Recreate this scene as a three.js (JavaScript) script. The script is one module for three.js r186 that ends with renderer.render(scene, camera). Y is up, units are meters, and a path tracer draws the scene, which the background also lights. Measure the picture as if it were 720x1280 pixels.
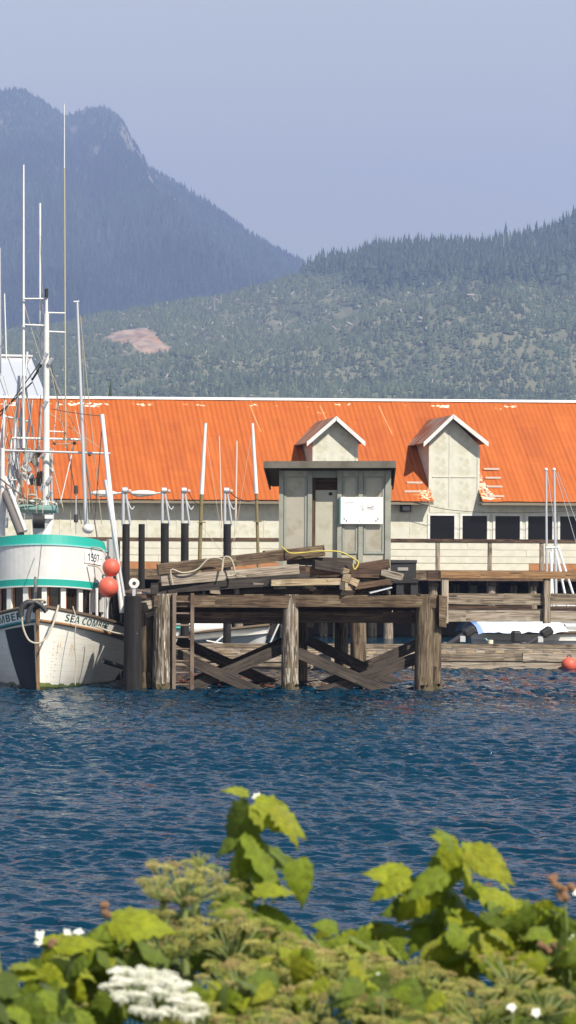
import * as THREE from 'three';
import { RoundedBoxGeometry } from 'three/addons/geometries/RoundedBoxGeometry.js';
import { mergeGeometries } from 'three/addons/utils/BufferGeometryUtils.js';

// ---------------------------------------------------------------- camera, sky, sun, exposure
const F = 3000, PPX = -150, HY = 690, EYE = 3.4, ROLL = 0.0052;      // focal length in photo pixels, principal point, horizon row, eye height, camera tilt
const scene = new THREE.Scene();
const camera = new THREE.PerspectiveCamera(2 * Math.atan(HY / F) * 180 / Math.PI, 1740 / 1380, 0.5, 14000);
camera.setViewOffset(1740, 1380, 1020, 0, 720, 1280);
camera.position.set(0, EYE, 0); camera.rotation.z = ROLL;
camera.focus = 62; camera.userData.fStop = 6.5;
const renderer = new THREE.WebGLRenderer();
renderer.toneMapping = THREE.LinearToneMapping; renderer.toneMappingExposure = 1.62;
renderer.shadowMap.enabled = true;
const SUN = new THREE.Vector3(0.55, 1.2, 1).normalize();
const sun = new THREE.DirectionalLight(new THREE.Color(1, 0.92, 0.79), 5);
sun.position.copy(SUN).multiplyScalar(200).add(new THREE.Vector3(12, 0, -65)); sun.target.position.set(12, 0, -65);
sun.castShadow = true; sun.shadow.mapSize.set(4096, 4096); sun.shadow.radius = 1;
Object.assign(sun.shadow.camera, { left: -60, right: 60, top: 60, bottom: -60, near: 1, far: 400 });
scene.add(sun, sun.target);
{
  const W = 256, Hh = 128, d = new Float32Array(W * Hh * 4);
  const hor = [0.76, 0.74, 0.66], mid = [0.14, 0.20, 0.30], zen = [0.022, 0.068, 0.17];
  for (let y = 0; y < Hh; y++) {
    const e = Math.max(0, ((y + 0.5) / Hh - 0.5) * 2);       // 0 at the horizon, 1 at the zenith
    const a = Math.min(1, e / 0.42), b = Math.min(1, Math.max(0, (e - 0.30) / 0.70));
    for (let x = 0; x < W; x++) for (let c = 0; c < 3; c++) {
      const s = a * a * (3 - 2 * a), t = Math.pow(b, 0.8);
      d[(y * W + x) * 4 + c] = (hor[c] + (mid[c] - hor[c]) * s) * (1 - t) + zen[c] * t; d[(y * W + x) * 4 + 3] = 1;
    }
  }
  const sky = new THREE.DataTexture(d, W, Hh, THREE.RGBAFormat, THREE.FloatType);
  sky.mapping = THREE.EquirectangularReflectionMapping; sky.magFilter = THREE.LinearFilter; sky.needsUpdate = true;
  scene.background = sky; scene.environment = sky;
}
scene.fog = new THREE.FogExp2(new THREE.Color(0.42, 0.56, 1.0), 0.00028);

// ---------------------------------------------------------------- helpers
const V = (x, y, z) => new THREE.Vector3(x, y, z);
const rng = (s) => () => { s = (s + 0x6d2b79f5) | 0; let t = Math.imul(s ^ (s >>> 15), 1 | s); t = (t + Math.imul(t ^ (t >>> 7), 61 | t)) ^ t; return ((t ^ (t >>> 14)) >>> 0) / 4294967296; };
const R = rng(7), rr = (a, b) => a + (b - a) * R(), lerp = THREE.MathUtils.lerp, clamp = THREE.MathUtils.clamp;
const smooth = (a, b, x) => { const t = clamp((x - a) / (b - a), 0, 1); return t * t * (3 - 2 * t); };
// a bearing read off the photograph (pixel column and row) and a distance give a place
const at = (px, py, D) => { const a = px - PPX, b = py - HY; return V((a + b * ROLL) / F * D, EYE + (a * ROLL - b) / F * D, -D); };
const M = (px, D) => px / F * D;                                        // pixels to metres at a distance
const hash = (x, y, s) => { let h = Math.imul(x, 374761393) + Math.imul(y, 668265263) + Math.imul(s, 2147483647 ^ 0x5bd1e995); h = Math.imul(h ^ (h >>> 13), 1274126177); return ((h ^ (h >>> 16)) >>> 0) / 4294967296; };
function noise(x, y, s = 1, per = 0) {
  const xi = Math.floor(x), yi = Math.floor(y), fx = x - xi, fy = y - yi, w = (i) => per ? ((i % per) + per) % per : i;
  const u = fx * fx * (3 - 2 * fx), v = fy * fy * (3 - 2 * fy);
  return lerp(lerp(hash(w(xi), w(yi), s), hash(w(xi + 1), w(yi), s), u), lerp(hash(w(xi), w(yi + 1), s), hash(w(xi + 1), w(yi + 1), s), u), v);
}
const fbm = (x, y, s = 1, o = 4) => { let a = 0, k = 0.5, n = 0; for (let i = 0; i < o; i++) { a += k * noise(x, y, s + i * 17); n += k; x *= 2.03; y *= 2.03; k *= 0.5; } return a / n; };
function dataTex(w, h, fn, srgb = true) {
  const d = new Uint8Array(w * h * 4);
  for (let y = 0; y < h; y++) for (let x = 0; x < w; x++) { const c = fn(x / w, y / h); for (let k = 0; k < 3; k++) d[(y * w + x) * 4 + k] = clamp(c[k], 0, 1) * 255; d[(y * w + x) * 4 + 3] = 255; }
  const t = new THREE.DataTexture(d, w, h); t.wrapS = t.wrapT = THREE.RepeatWrapping; t.magFilter = THREE.LinearFilter; if (srgb) t.colorSpace = THREE.SRGBColorSpace; t.needsUpdate = true; return t;
}
function canvasTex(w, h, draw) {
  const c = document.createElement('canvas'); c.width = w; c.height = h; draw(c.getContext('2d'), w, h);
  const t = new THREE.CanvasTexture(c); t.colorSpace = THREE.SRGBColorSpace; t.wrapS = t.wrapT = THREE.RepeatWrapping; return t;
}
const lin = (r, g, b) => new THREE.Color().setRGB(r, g, b);
const mat = (r, g, b, o = {}) => new THREE.MeshStandardMaterial({ color: lin(r, g, b), roughness: 0.75, ...o });
const phys = (r, g, b, o = {}) => new THREE.MeshPhysicalMaterial({ color: lin(r, g, b), roughness: 0.75, ...o });

const taken = new Map();
const numbered = (n) => { const k = taken.get(n) ?? 0; taken.set(n, k + 1); return k ? n + '_' + String(k).padStart(3, '0') : n; };
function tag(o, label, category, group, kind) { if (label) o.userData.label = label; if (category) o.userData.category = category; if (group) o.userData.group = group; if (kind) o.userData.kind = kind; return o; }
function thing(name, label, category, base, group) { const g = new THREE.Group(); g.name = numbered(name); g.position.copy(base); scene.add(g); return tag(g, label, category, group); }
const offsetOf = (o) => { const p = V(0, 0, 0); while (o && o !== scene) { p.add(o.position); o = o.parent; } return p; };
// a part whose geometry is given in world metres (things built this way are not turned)
function part(parent, name, geo, m) {
  const o = new THREE.Mesh(geo, m); o.name = name; o.castShadow = o.receiveShadow = true;
  const p = offsetOf(parent); geo.translate(-p.x, -p.y, -p.z); parent.add(o); return o;
}
// a part in its thing's own metres
function own(parent, name, geo, m, pos) { const o = new THREE.Mesh(geo, m); o.name = name; o.castShadow = o.receiveShadow = true; if (pos) o.position.copy(pos); parent.add(o); return o; }
function single(name, label, category, geo, m, group, kind) {
  geo.computeBoundingBox(); const b = geo.boundingBox, c = V((b.min.x + b.max.x) / 2, b.min.y, (b.min.z + b.max.z) / 2); geo.translate(-c.x, -c.y, -c.z);
  const o = new THREE.Mesh(geo, m); o.name = numbered(name); o.position.copy(c); o.castShadow = o.receiveShadow = true; scene.add(o); return tag(o, label, category, group, kind);
}
function structure(name, geo, m) { const o = new THREE.Mesh(geo, m); o.name = name; o.receiveShadow = o.castShadow = true; o.userData.kind = 'structure'; scene.add(o); return o; }
// box with uv in metres, grain along its longest side, corners nudged a little
function box(w, h, d, jit = 0) {
  const g = new THREE.BoxGeometry(w, h, d), p = g.attributes.position, n = g.attributes.normal, uv = g.attributes.uv, ou = rr(0, 7), ov = rr(0, 7);
  const L = w >= h && w >= d ? 0 : h >= d ? 1 : 2;
  for (let i = 0; i < p.count; i++) {
    const q = [p.getX(i), p.getY(i), p.getZ(i)], nn = [Math.abs(n.getX(i)), Math.abs(n.getY(i)), Math.abs(n.getZ(i))], f = nn.indexOf(Math.max(...nn));
    const rest = [0, 1, 2].filter((k) => k !== f), a = rest.includes(L) ? L : rest[0], b = rest.find((k) => k !== a);
    uv.setXY(i, q[a] + ou, q[b] + ov + f * 0.37);
  }
  if (jit) {
    const nud = {};
    for (let i = 0; i < p.count; i++) { const k = [p.getX(i) > 0, p.getY(i) > 0, p.getZ(i) > 0].join(); nud[k] ??= [rr(-jit, jit), rr(-jit, jit), rr(-jit, jit)]; p.setXYZ(i, p.getX(i) + nud[k][0], p.getY(i) + nud[k][1], p.getZ(i) + nud[k][2]); }
    g.computeVertexNormals();
  }
  return g;
}
const boxAt = (x0, x1, y0, y1, z0, z1, jit = 0) => box(x1 - x0, y1 - y0, z1 - z0, jit).translate((x0 + x1) / 2, (y0 + y1) / 2, (z0 + z1) / 2);
// a squared timber between two points
function beam(a, b, w, h, jit = 0, turn = 0) {
  const d = b.clone().sub(a), L = d.length(), g = box(L, h, w, jit);
  const x = d.normalize(), up = Math.abs(x.y) > 0.99 ? V(0, 0, 1) : V(0, 1, 0), z = x.clone().cross(up).normalize(), y = z.clone().cross(x);
  if (turn) g.rotateX(turn);
  return g.applyMatrix4(new THREE.Matrix4().makeBasis(x, y, z).setPosition(a.clone().add(b).multiplyScalar(0.5)));
}
// a round bar between two points; its surface may be uneven
function bar(a, b, r0, r1 = r0, seg = 7, rough = 0, rows = 1) {
  const d = b.clone().sub(a), L = d.length(), g = new THREE.CylinderGeometry(r1, r0, L, seg, rows), uv = g.attributes.uv, p = g.attributes.position, o = rr(0, 5);
  const body = (seg + 1) * (rows + 1);
  for (let i = 0; i < p.count; i++) { if (i < body) uv.setXY(i, uv.getY(i) * L + o, uv.getX(i) * 2 * Math.PI * r0 + o); else uv.setXY(i, p.getX(i) + o, p.getZ(i) + o); }
  if (rough) { for (let i = 0; i < p.count; i++) { const an = Math.atan2(p.getZ(i), p.getX(i)), k = 1 + rough * (fbm(Math.cos(an) * 1.7 + o * 9, p.getY(i) * 1.3 + Math.sin(an) * 1.7, 5, 3) - 0.5) * 2; p.setX(i, p.getX(i) * k); p.setZ(i, p.getZ(i) * k); } g.computeVertexNormals(); }
  return g.applyQuaternion(new THREE.Quaternion().setFromUnitVectors(V(0, 1, 0), d.normalize())).translate((a.x + b.x) / 2, (a.y + b.y) / 2, (a.z + b.z) / 2);
}
const rope = (pts, r, n = 24, seg = 5) => new THREE.TubeGeometry(new THREE.CatmullRomCurve3(pts), n, r, seg);
const sag = (a, b, s, n = 5) => Array.from({ length: n + 1 }, (_, i) => { const t = i / n; return a.clone().lerp(b, t).add(V(0, -s * 4 * t * (1 - t), 0)); });
const merge = (list) => mergeGeometries(list.map((g) => { const q = g.index ? g.toNonIndexed() : g; for (const k of Object.keys(q.attributes)) if (!['position', 'normal', 'uv'].includes(k)) q.deleteAttribute(k); return q; }));

// ---------------------------------------------------------------- materials
const grain = (seed, base, dark, light, knots = 0.5, scuff = 0) => dataTex(512, 256, (u, v) => {
  const s = noise(u * 5, v * 56, seed, 0) * 0.4 + noise(u * 9, v * 128, seed + 3) * 0.35 + noise(u * 2, v * 14, seed + 5) * 0.25;
  const blot = fbm(u * 3, v * 9, seed + 9, 5) * .7 + s * .3, kn = smooth(0.76, 0.84, noise(u * 12, v * 6, seed + 21)) * knots * .5, sc = scuff * smooth(0.52, 0.72, fbm(u * 9, v * 30, seed + 31, 4));
  const crack = smooth(0.80, 0.88, noise(u * 5, v * 90, seed + 44)) * 0.55;
  return [0, 1, 2].map((k) => { let c = lerp(dark[k], base[k], smooth(0.2, 0.7, s)); c = lerp(c, light[k], smooth(0.42, 0.78, blot) * 0.55 + sc * smooth(.3, .7, s + .15)); return c * (1 - 0.5 * kn) * (1 - crack); });
});
const woodMat = (t, o = {}) => { t.repeat.set(0.45, 0.9); return new THREE.MeshStandardMaterial({ map: t, roughness: 0.88, bumpMap: t, bumpScale: 0.006, ...o }); };
const WOOD = {
  brown: [woodMat(grain(11, [.42, .35, .27], [.24, .18, .13], [.58, .52, .43], .5, .3)), woodMat(grain(12, [.36, .275, .21], [.19, .135, .10], [.48, .39, .31], .5, .1))],
  grey: [woodMat(grain(13, [.63, .58, .52], [.42, .37, .32], [.78, .75, .69])), woodMat(grain(14, [.57, .52, .45], [.36, .31, .26], [.72, .67, .61]))],
  pale: [woodMat(grain(15, [.66, .59, .48], [.5, .42, .32], [.76, .71, .62]))],
  dark: [woodMat(grain(16, [.24, .215, .20], [.14, .12, .115], [.33, .30, .28], .5, .05)), woodMat(grain(17, [.28, .245, .22], [.17, .145, .13], [.38, .34, .30]))],
  pile: [woodMat(grain(18, [.50, .45, .38], [.27, .22, .17], [.80, .78, .74], .4, .8)), woodMat(grain(19, [.42, .36, .28], [.22, .17, .12], [.60, .54, .45], .4, .35))],
  creosote: [woodMat(grain(20, [.13, .12, .125], [.07, .065, .07], [.20, .185, .18], .3, .05))],
  rail: [woodMat(grain(22, [.58, .45, .31], [.44, .32, .21], [.68, .56, .42]))],
};
const pick = (a) => a[Math.floor(R() * a.length)];
const pfbm = (u, v, b, s, o = 4) => { let a = 0, k = .5, n = 0; for (let i = 0; i < o; i++) { const p = b << i; a += k * noise(u * p, v * p, s + i * 17, p); n += k; k *= .5; } return a / n; };
const paintTex = (seed, stain, amt) => dataTex(256, 256, (u, v) => { const n = pfbm(u, v, 5, seed, 5), st = smooth(.50, .78, pfbm(u, v, 4, seed + 2, 5)) * amt * .55; return [0, 1, 2].map((k) => (.90 + .10 * n) * lerp(1, stain[k], st)); });
const MAT = {
  cream: mat(.64, .635, .545, { map: paintTex(31, [.78, .74, .62], .5), roughness: .8 }),
  creamTrim: mat(.66, .645, .55, { map: paintTex(32, [.8, .76, .66], .3) }),
  white: mat(.74, .74, .73, { map: paintTex(33, [.85, .8, .72], .25), roughness: .55 }),
  whiteMetal: mat(.72, .72, .71, { roughness: .4 }),
  steel: mat(.42, .44, .47, { roughness: .42, metalness: .6 }),
  galv: mat(.50, .52, .55, { roughness: .5, metalness: .35 }),
  black: mat(.018, .018, .02, { roughness: .6 }),
  darkMetal: mat(.05, .05, .052, { roughness: .5, metalness: .3 }),
  rope: mat(.42, .38, .30), ropeDark: mat(.10, .09, .08), yellow: mat(.52, .42, .08),
  teal: mat(.012, .33, .27, { roughness: .5 }), tealDark: mat(.01, .20, .20, { roughness: .5 }),
  red: mat(.72, .13, .08, { map: paintTex(34, [1, .8, .75], .5), roughness: .55 }),
  glassDark: phys(.006, .006, .008, { roughness: .08, specularIntensity: .35 }),
  booth: mat(.52, .50, .42, { map: paintTex(35, [.75, .72, .62], .6), roughness: .5 }),
  boothFrame: mat(.34, .345, .29, { map: paintTex(36, [.7, .7, .6], .5), roughness: .65 }),
  boothRoof: mat(.075, .072, .066, { roughness: .8 }), fascia: mat(.16, .145, .12, { map: paintTex(37, [.7, .65, .55], .6) }),
  door: mat(.50, .48, .39, { map: paintTex(38, [.8, .78, .68], .5), roughness: .6 }),
  rust: mat(.16, .085, .05, { roughness: .85 }),
};

// ---------------------------------------------------------------- the land: hills, mountain, shore, bank, water
const profile = (pts) => (px) => { if (px <= pts[0][0]) return pts[0][1]; for (let i = 1; i < pts.length; i++) if (px <= pts[i][0]) { const [a, b] = pts[i - 1], [c, d] = pts[i]; return lerp(b, d, (px - a) / (c - a)); } return pts[pts.length - 1][1]; };
function terrain(name, ridgePts, Dr, Df, Db, x0, x1, nx, nd, amp, seed, colorOf, shapeOf) {
  const prof = profile(ridgePts);
  // real ridge heights along x, then a smooth front slope and back slope
  const ridge = (x) => { const px = x / Dr * F + PPX; return at(px, prof(px), Dr).y; };
  const h = (x, D) => {
    const yr = ridge(x + 0.0) , t = D < Dr ? (D - Df) / (Dr - Df) : 1 - (D - Dr) / (Db - Dr) * 0.8;
    const s = shapeOf ? shapeOf(clamp(t, 0, 1)) : clamp(t, 0, 1);
    const edge = D < Dr ? Math.sin(Math.PI * clamp(t, 0, 1)) : 0;
    return yr * s + amp * edge * (fbm(x * 0.006 + 3, D * 0.004, seed, 5) - 0.5) * 2 + amp * 0.10 * (fbm(x * 0.05, D * 0.03, seed + 4, 3) - 0.5);
  };
  const pos = [], col = [], idx = [], uv = [];
  for (let j = 0; j <= nd; j++) for (let i = 0; i <= nx; i++) {
    const x = lerp(x0, x1, i / nx), D = j < nd * 0.85 ? lerp(Df, Dr, j / (nd * 0.85)) : lerp(Dr, Db, (j - nd * 0.85) / (nd * 0.15)), y = h(x, D);
    pos.push(x, y, -D); uv.push(x / 40, D / 40); col.push(...colorOf(x, D, y));
    if (i < nx && j < nd) { const a = j * (nx + 1) + i, b = a + nx + 1; idx.push(a, a + 1, b, a + 1, b + 1, b); }
  }
  const g = new THREE.BufferGeometry(); g.setAttribute('position', new THREE.Float32BufferAttribute(pos, 3)); g.setAttribute('uv', new THREE.Float32BufferAttribute(uv, 2)); g.setAttribute('color', new THREE.Float32BufferAttribute(col, 3)); g.setIndex(idx); g.computeVertexNormals();
  structure(name, g, new THREE.MeshStandardMaterial({ vertexColors: true, roughness: 1 }));
  return h;
}
const cliff = (x, D) => { const v = (D - 2240) / 190, wd = v > .3 ? 1.0 : .5 + .4 * Math.max(0, v), u = (x - 243 - (v > .3 ? 0 : 16 * (.3 - v))) / 32 / wd, w = fbm(x * 0.07, D * 0.02, 77, 4) - 0.5; return 1 - smooth(0.78, 0.92, Math.hypot(u, v) + w * 1.3); };
const hillH = terrain('near_hill', [[-500, 430], [-100, 425], [60, 408], [130, 392], [200, 382], [270, 372], [330, 355], [385, 340], [430, 330], [480, 318], [540, 316], [590, 318], [640, 309], [690, 298], [720, 280], [800, 262], [1100, 230]],
  2600, 1150, 4200, -220, 1050, 420, 230, 40, 41, (x, D) => {
    const n = fbm(x * 0.03, D * 0.02, 51, 4), m = noise(x * 0.25, D * 0.12, 52), c = cliff(x, D);
    const b = [0.155 + 0.08 * n, 0.165 + 0.06 * n, 0.095 + 0.03 * n].map((q) => q * (0.75 + 0.5 * m)), rk = noise(x * 0.12, D * 0.05, 54), r = [lerp(.58, .42, rk), lerp(.33, .34, rk), lerp(.18, .27, rk)].map((q) => q * (0.5 + 0.9 * noise(x * 0.25, D * 0.09, 53)));
    return b.map((q, k) => lerp(q, r[k], c));
  }, (t) => Math.pow(t, 0.93));
const rockFar = (x, D) => Math.max(smooth(0.44, 0.58, fbm(x * 0.02, D * 0.008, 61, 4)) * (1 - smooth(35, 70, Math.abs(x - 548))) * smooth(4560, 4720, D) * (1 - smooth(5120, 5190, D)), .5 * smooth(.70, .78, fbm(x * .03, D * .012, 66, 4)));
const farH = terrain('far_mountain', [[-600, 210], [-300, 150], [-120, 124], [0, 112], [28, 113], [56, 130], [74, 143], [84, 145], [100, 136], [128, 133], [144, 142], [154, 158], [164, 190], [176, 206], [190, 214], [220, 232], [260, 260], [300, 294], [340, 320], [375, 338], [430, 365], [520, 410], [700, 470], [1000, 520]],
  5200, 2900, 6200, -420, 1500, 320, 190, 105, 43, (x, D) => { const r = rockFar(x, D), n = fbm(x * 0.02, D * 0.02, 63, 3); return [lerp(0.045 + 0.03 * n, 0.32, r), lerp(0.065 + 0.03 * n, 0.27, r), lerp(0.035, 0.215, r)]; }, (t) => Math.pow(t, 0.95));
{ // flat land behind the buildings, down to a rocky shore under the wharf
  const pos = [], idx = [], uv = [], Ds = [100, 101, 102, 103, 104, 105, 106, 108, 112, 130, 200, 400, 900, 1160], xs = []; for (let i = 0; i <= 60; i++) xs.push(-30 + i * 1.6);
  xs.unshift(-2500, -400, -90); xs.push(130, 500, 3500);
  Ds.forEach((D, j) => xs.forEach((x, i) => { const t = smooth(99, 106, D); pos.push(x, -1.6 + 4.0 * t + (D < 112 ? (fbm(x * 0.9, D * 0.9, 71, 3) - 0.5) * 0.7 : 0), -D - (D < 108 ? (noise(x * 0.7, D, 72) - 0.5) : 0)); uv.push(x, D); if (i < xs.length - 1 && j < Ds.length - 1) { const a = j * xs.length + i, b = a + xs.length; idx.push(a, a + 1, b, a + 1, b + 1, b); } }));
  const g = new THREE.BufferGeometry(); g.setAttribute('position', new THREE.Float32BufferAttribute(pos, 3)); g.setAttribute('uv', new THREE.Float32BufferAttribute(uv, 2)); g.setIndex(idx); g.computeVertexNormals();
  structure('rocky_shore', g, mat(.09, .085, .075, { roughness: .95 }));
}
// conifers: a few shapes shared by all
function coniferCrown(seed, tiers, seg, slim) {
  const r = rng(seed), pos = [], idx = [];
  for (let k = 0; k < tiers; k++) {
    const y0 = 0.10 + 0.78 * k / tiers, top = Math.min(1, y0 + 0.30 - 0.1 * k / tiers), rad = slim * (1.02 - k / tiers) * (0.8 + 0.4 * r()), at0 = pos.length / 3, lx = (r() - 0.5) * slim * 0.25, lz = (r() - 0.5) * slim * 0.25;
    pos.push(lx * 0.3, top, lz * 0.3);
    for (let i = 0; i < seg; i++) { const a = (i + r() * 0.6) / seg * 6.283, q = rad * (0.55 + 0.75 * r()); pos.push(lx + Math.cos(a) * q, y0 + (r() - 0.5) * 0.07 - q * 0.15, lz + Math.sin(a) * q); }
    for (let i = 0; i < seg; i++) idx.push(at0, at0 + 1 + (i + 1) % seg, at0 + 1 + i);
  }
  const g = new THREE.BufferGeometry(); g.setAttribute('position', new THREE.Float32BufferAttribute(pos, 3)); g.setIndex(idx); return g.toNonIndexed();
}
const flat = (g) => { g.computeVertexNormals(); return g; };
const needleMat = mat(1, 1, 1, { roughness: 1 }), barkMat = mat(.09, .07, .055, { roughness: 1 }), snagMat = mat(.36, .33, .30, { roughness: 1 });
const crowns = [flat(coniferCrown(1, 5, 6, .20)), flat(coniferCrown(2, 6, 6, .16)), flat(coniferCrown(3, 4, 6, .26)), flat(coniferCrown(4, 4, 5, .36))];
function forest(name, label, list, crown) {      // a wood that reads as one mass
  const o = new THREE.InstancedMesh(crown, needleMat, list.length), m = new THREE.Matrix4(), q = new THREE.Quaternion(), c = new THREE.Color();
  list.forEach(([x, y, z, s, w, col], i) => { q.setFromAxisAngle(V(0, 1, 0), hash(i, 3, 9) * 6.28); m.compose(V(x, y, z), q, V(s * w, s, s * w)); o.setMatrixAt(i, m); o.setColorAt(i, c.setRGB(...col)); });
  o.name = name; scene.add(o); return tag(o, label, 'forest', null, 'stuff');
}
{
  const r = rng(91), near = [[], [], [], []], far = [[], [], []], logs = [];
  // near hill: tall old forest on the upper right, a dense young wood lower right, replanted clear-cut elsewhere
  const zone = (x, D) => { const a = (x / D * F + PPX), n = fbm(x * 0.012, D * 0.006, 81, 3) - 0.5, t = (D - 1150) / 1450; return { v: .75 + .5 * smooth(.35, .65, fbm(x * .02, D * .009, 87, 3)), tall: smooth(0.74, 0.92, t + n * 0.25 - (a < 470 ? (470 - a) * 0.0018 : 0) + (a > 600 ? 0.02 : 0)), young: .75 * smooth(-0.1, 0.35, (a - 470) / 400 + n * 0.8 - 0.05 - Math.max(0, t - 0.55) * 0.6), low: .6 * (1 - smooth(0.42, 0.62, t + n * 0.3)) }; };
  for (let k = 0; k < 90000; k++) {
    const D = 1500 + 1150 * r(), x = D * (0.03 + 0.29 * r()), z = zone(x, D), y = hillH(x, D), c = cliff(x, D), b = 0.72 + 0.56 * r();
    if (c > 0.15 && r() < 0.97) continue;
    const u = r();
    const pk = r(); if (z.tall > .08 + .84 * pk) { if (u < 0.30) near[u < 0.15 ? 0 : 1].push([x, y - 1, -D, 10 + 17 * r(), 0.9 + 0.5 * r(), [0.066 * b, 0.092 * b, 0.056 * b]]); }
    else if (Math.max(z.young, z.low) > pk) { if (u < 0.42) near[2].push([x, y - 0.4, -D, 4 + 9 * r() * r() * r(), 1.1 + .5 * r(), [0.088 * b * z.v, 0.120 * b * z.v, 0.066 * b * z.v]]); }
    else if (u < 0.36 * smooth(0.30, 0.55, fbm(x * 0.05, D * 0.03, 84, 3) + 0.1)) near[3].push([x, y - 0.3, -D, 3.0 + 4.2 * r(), 1.15, [0.125 * b, 0.155 * b, 0.078 * b]]);
    else if (u > 0.984) logs.push([x, y + 0.3, -D, r()]);
  }
  for (let k = 0; k < 46000; k++) {
    const D = 3300 + 1930 * r(), x = D * (0.02 + 0.20 * r()), y = farH(x, D), pt = smooth(.35, .65, fbm(x * .008, D * .004, 86, 4)), b = (0.55 + 1.0 * r()) * (.7 + .7 * pt), h = (16 + 20 * r()) * (1 - .62 * smooth(620, 900, y));
    if (rockFar(x, D) > 0.2 && r() < 0.93) continue;
    far[Math.floor(r() * 3)].push([x, y - 2, -D, h, 0.9 + 0.5 * r(), [0.034 * b, 0.056 * b, 0.036 * b]]);
  }
  forest('old_forest', 'tall dark conifer forest along the right hill crest', near[0].concat(near[1]), crowns[1]);
  forest('young_forest', 'dense bluish young conifer wood low on the hill', near[2], crowns[2]);
  forest('replanted_slope', 'scattered bushy young trees over the logged slope', near[3], crowns[3]);
  forest('mountain_forest', 'hazy blue conifer forest covering the far mountain', far[0].concat(far[1], far[2]), crowns[0]);
  const o = new THREE.InstancedMesh(new THREE.CylinderGeometry(0.5, 0.6, 1, 5), mat(.48, .43, .37, { roughness: 1 }), logs.length), m = new THREE.Matrix4(), q = new THREE.Quaternion();
  logs.forEach(([x, y, z, u], i) => { q.setFromEuler(new THREE.Euler(u * 6, u * 40, 1.2 + u * 0.6)); m.compose(V(x, y, z), q, V(0.8 + u, 2 + 7 * hash(i, 1, 4), 0.8 + u)); o.setMatrixAt(i, m); });
  o.name = 'logging_debris'; tag(o, 'pale fallen logs strewn over the logged slope', 'logs', null, 'stuff'); scene.add(o);
  // single trees that stand out on the crest, and bare dead trunks
  const big = [flat(coniferCrown(21, 8, 7, .17)), flat(coniferCrown(22, 9, 7, .14)), flat(coniferCrown(23, 7, 7, .20))];
  const tint = [mat(.040, .066, .040, { roughness: 1 }), mat(.05, .078, .048, { roughness: 1 })];
  const crest = [[386, 30], [412, 22], [420, 27], [462, 33], [470, 38], [476, 32], [490, 27], [498, 30], [508, 26], [520, 29], [548, 24], [587, 42], [606, 36], [612, 32], [620, 38], [632, 46], [637, 44], [648, 36], [655, 38], [662, 34], [671, 36], [680, 33], [690, 38], [697, 40], [704, 44], [711, 42], [717, 46]];
  const px2 = profile([[380, 342], [430, 331], [480, 319], [540, 317], [590, 319], [640, 310], [690, 299], [720, 282]]);
  crest.forEach(([px, hp], i) => {
    const D = 2570 + 50 * hash(i, 2, 3), x = at(px, 300, D).x, y = hillH(x, D) - 1, h = M(hp * (.55 + .4 * hash(i, 5, 1)), D), t = thing('ridge_conifer', i % 27 === 0 ? 'lone conifer tip at the foot of the ridge beside far mountain' : 'tall conifer standing out on the hill crest against sky', 'tree', V(x, y, -D), 'conifers along the hill crest');
    own(t, 'trunk', new THREE.CylinderGeometry(0.12, 0.35, h * 0.9, 5).translate(0, h * 0.45, 0), barkMat);
    const c = own(t, 'crown', big[i % 3], tint[i % 2]); c.scale.set(h * 0.9, h, h * 0.9); c.rotation.y = i;
  });
  [[268, 368, 22], [276, 366, 17], [322, 356, 14], [433, 330, 17], [502, 325, 20], [554, 352, 18], [583, 326, 20], [629, 330, 40], [636, 336, 30], [668, 328, 26], [697, 320, 28]].forEach(([px, py, hp], i) => {
    const D = 2440 + 110 * hash(i, 7, 7), x = at(px, py, D).x, h = M(hp, D), g = merge([bar(V(0, 0, 0), V(0.4, h, 0), 0.9, 0.3, 5), bar(V(0.1, h * 0.6, 0), V(2.2, h * 0.72, 0.5), 0.25, 0.1, 4), bar(V(0.1, h * 0.75, 0), V(-1.8, h * 0.86, 0.2), 0.22, 0.1, 4)]);
    const o = new THREE.Mesh(g, snagMat); o.name = numbered('dead_trunk'); o.position.set(x, hillH(x, D) - 1, -D); scene.add(o); tag(o, ['leftmost', 'second from left', 'third from left', 'fourth from left', 'fifth from left', 'middle', 'fifth from right', 'fourth from right', 'third from right', 'second from right', 'rightmost'][i] + ' of the bare grey dead trunks on the hill', 'dead tree', 'dead trunks on the hill');
  });
  // two conifers just behind the orange roof
  [[138, 472, 330, 'dark conifer tip rising behind the orange roof near the boat poles'], [173, 482, 330, 'smaller conifer tip behind the orange roof, right of the taller one']].forEach(([px, py, D, label], i) => {
    const p = at(px, py, D), t = thing('conifer', label, 'tree', V(p.x, 2.4, -D)), h = p.y - 2.4;
    own(t, 'trunk', new THREE.CylinderGeometry(0.1, 0.4, h * 0.95, 6).translate(0, h * 0.47, 0), barkMat);
    const c = own(t, 'crown', flat(coniferCrown(31 + i, 16, 9, .17)), tint[i]); c.scale.set(h * 0.8, h, h * 0.8);
  });
}
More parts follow.
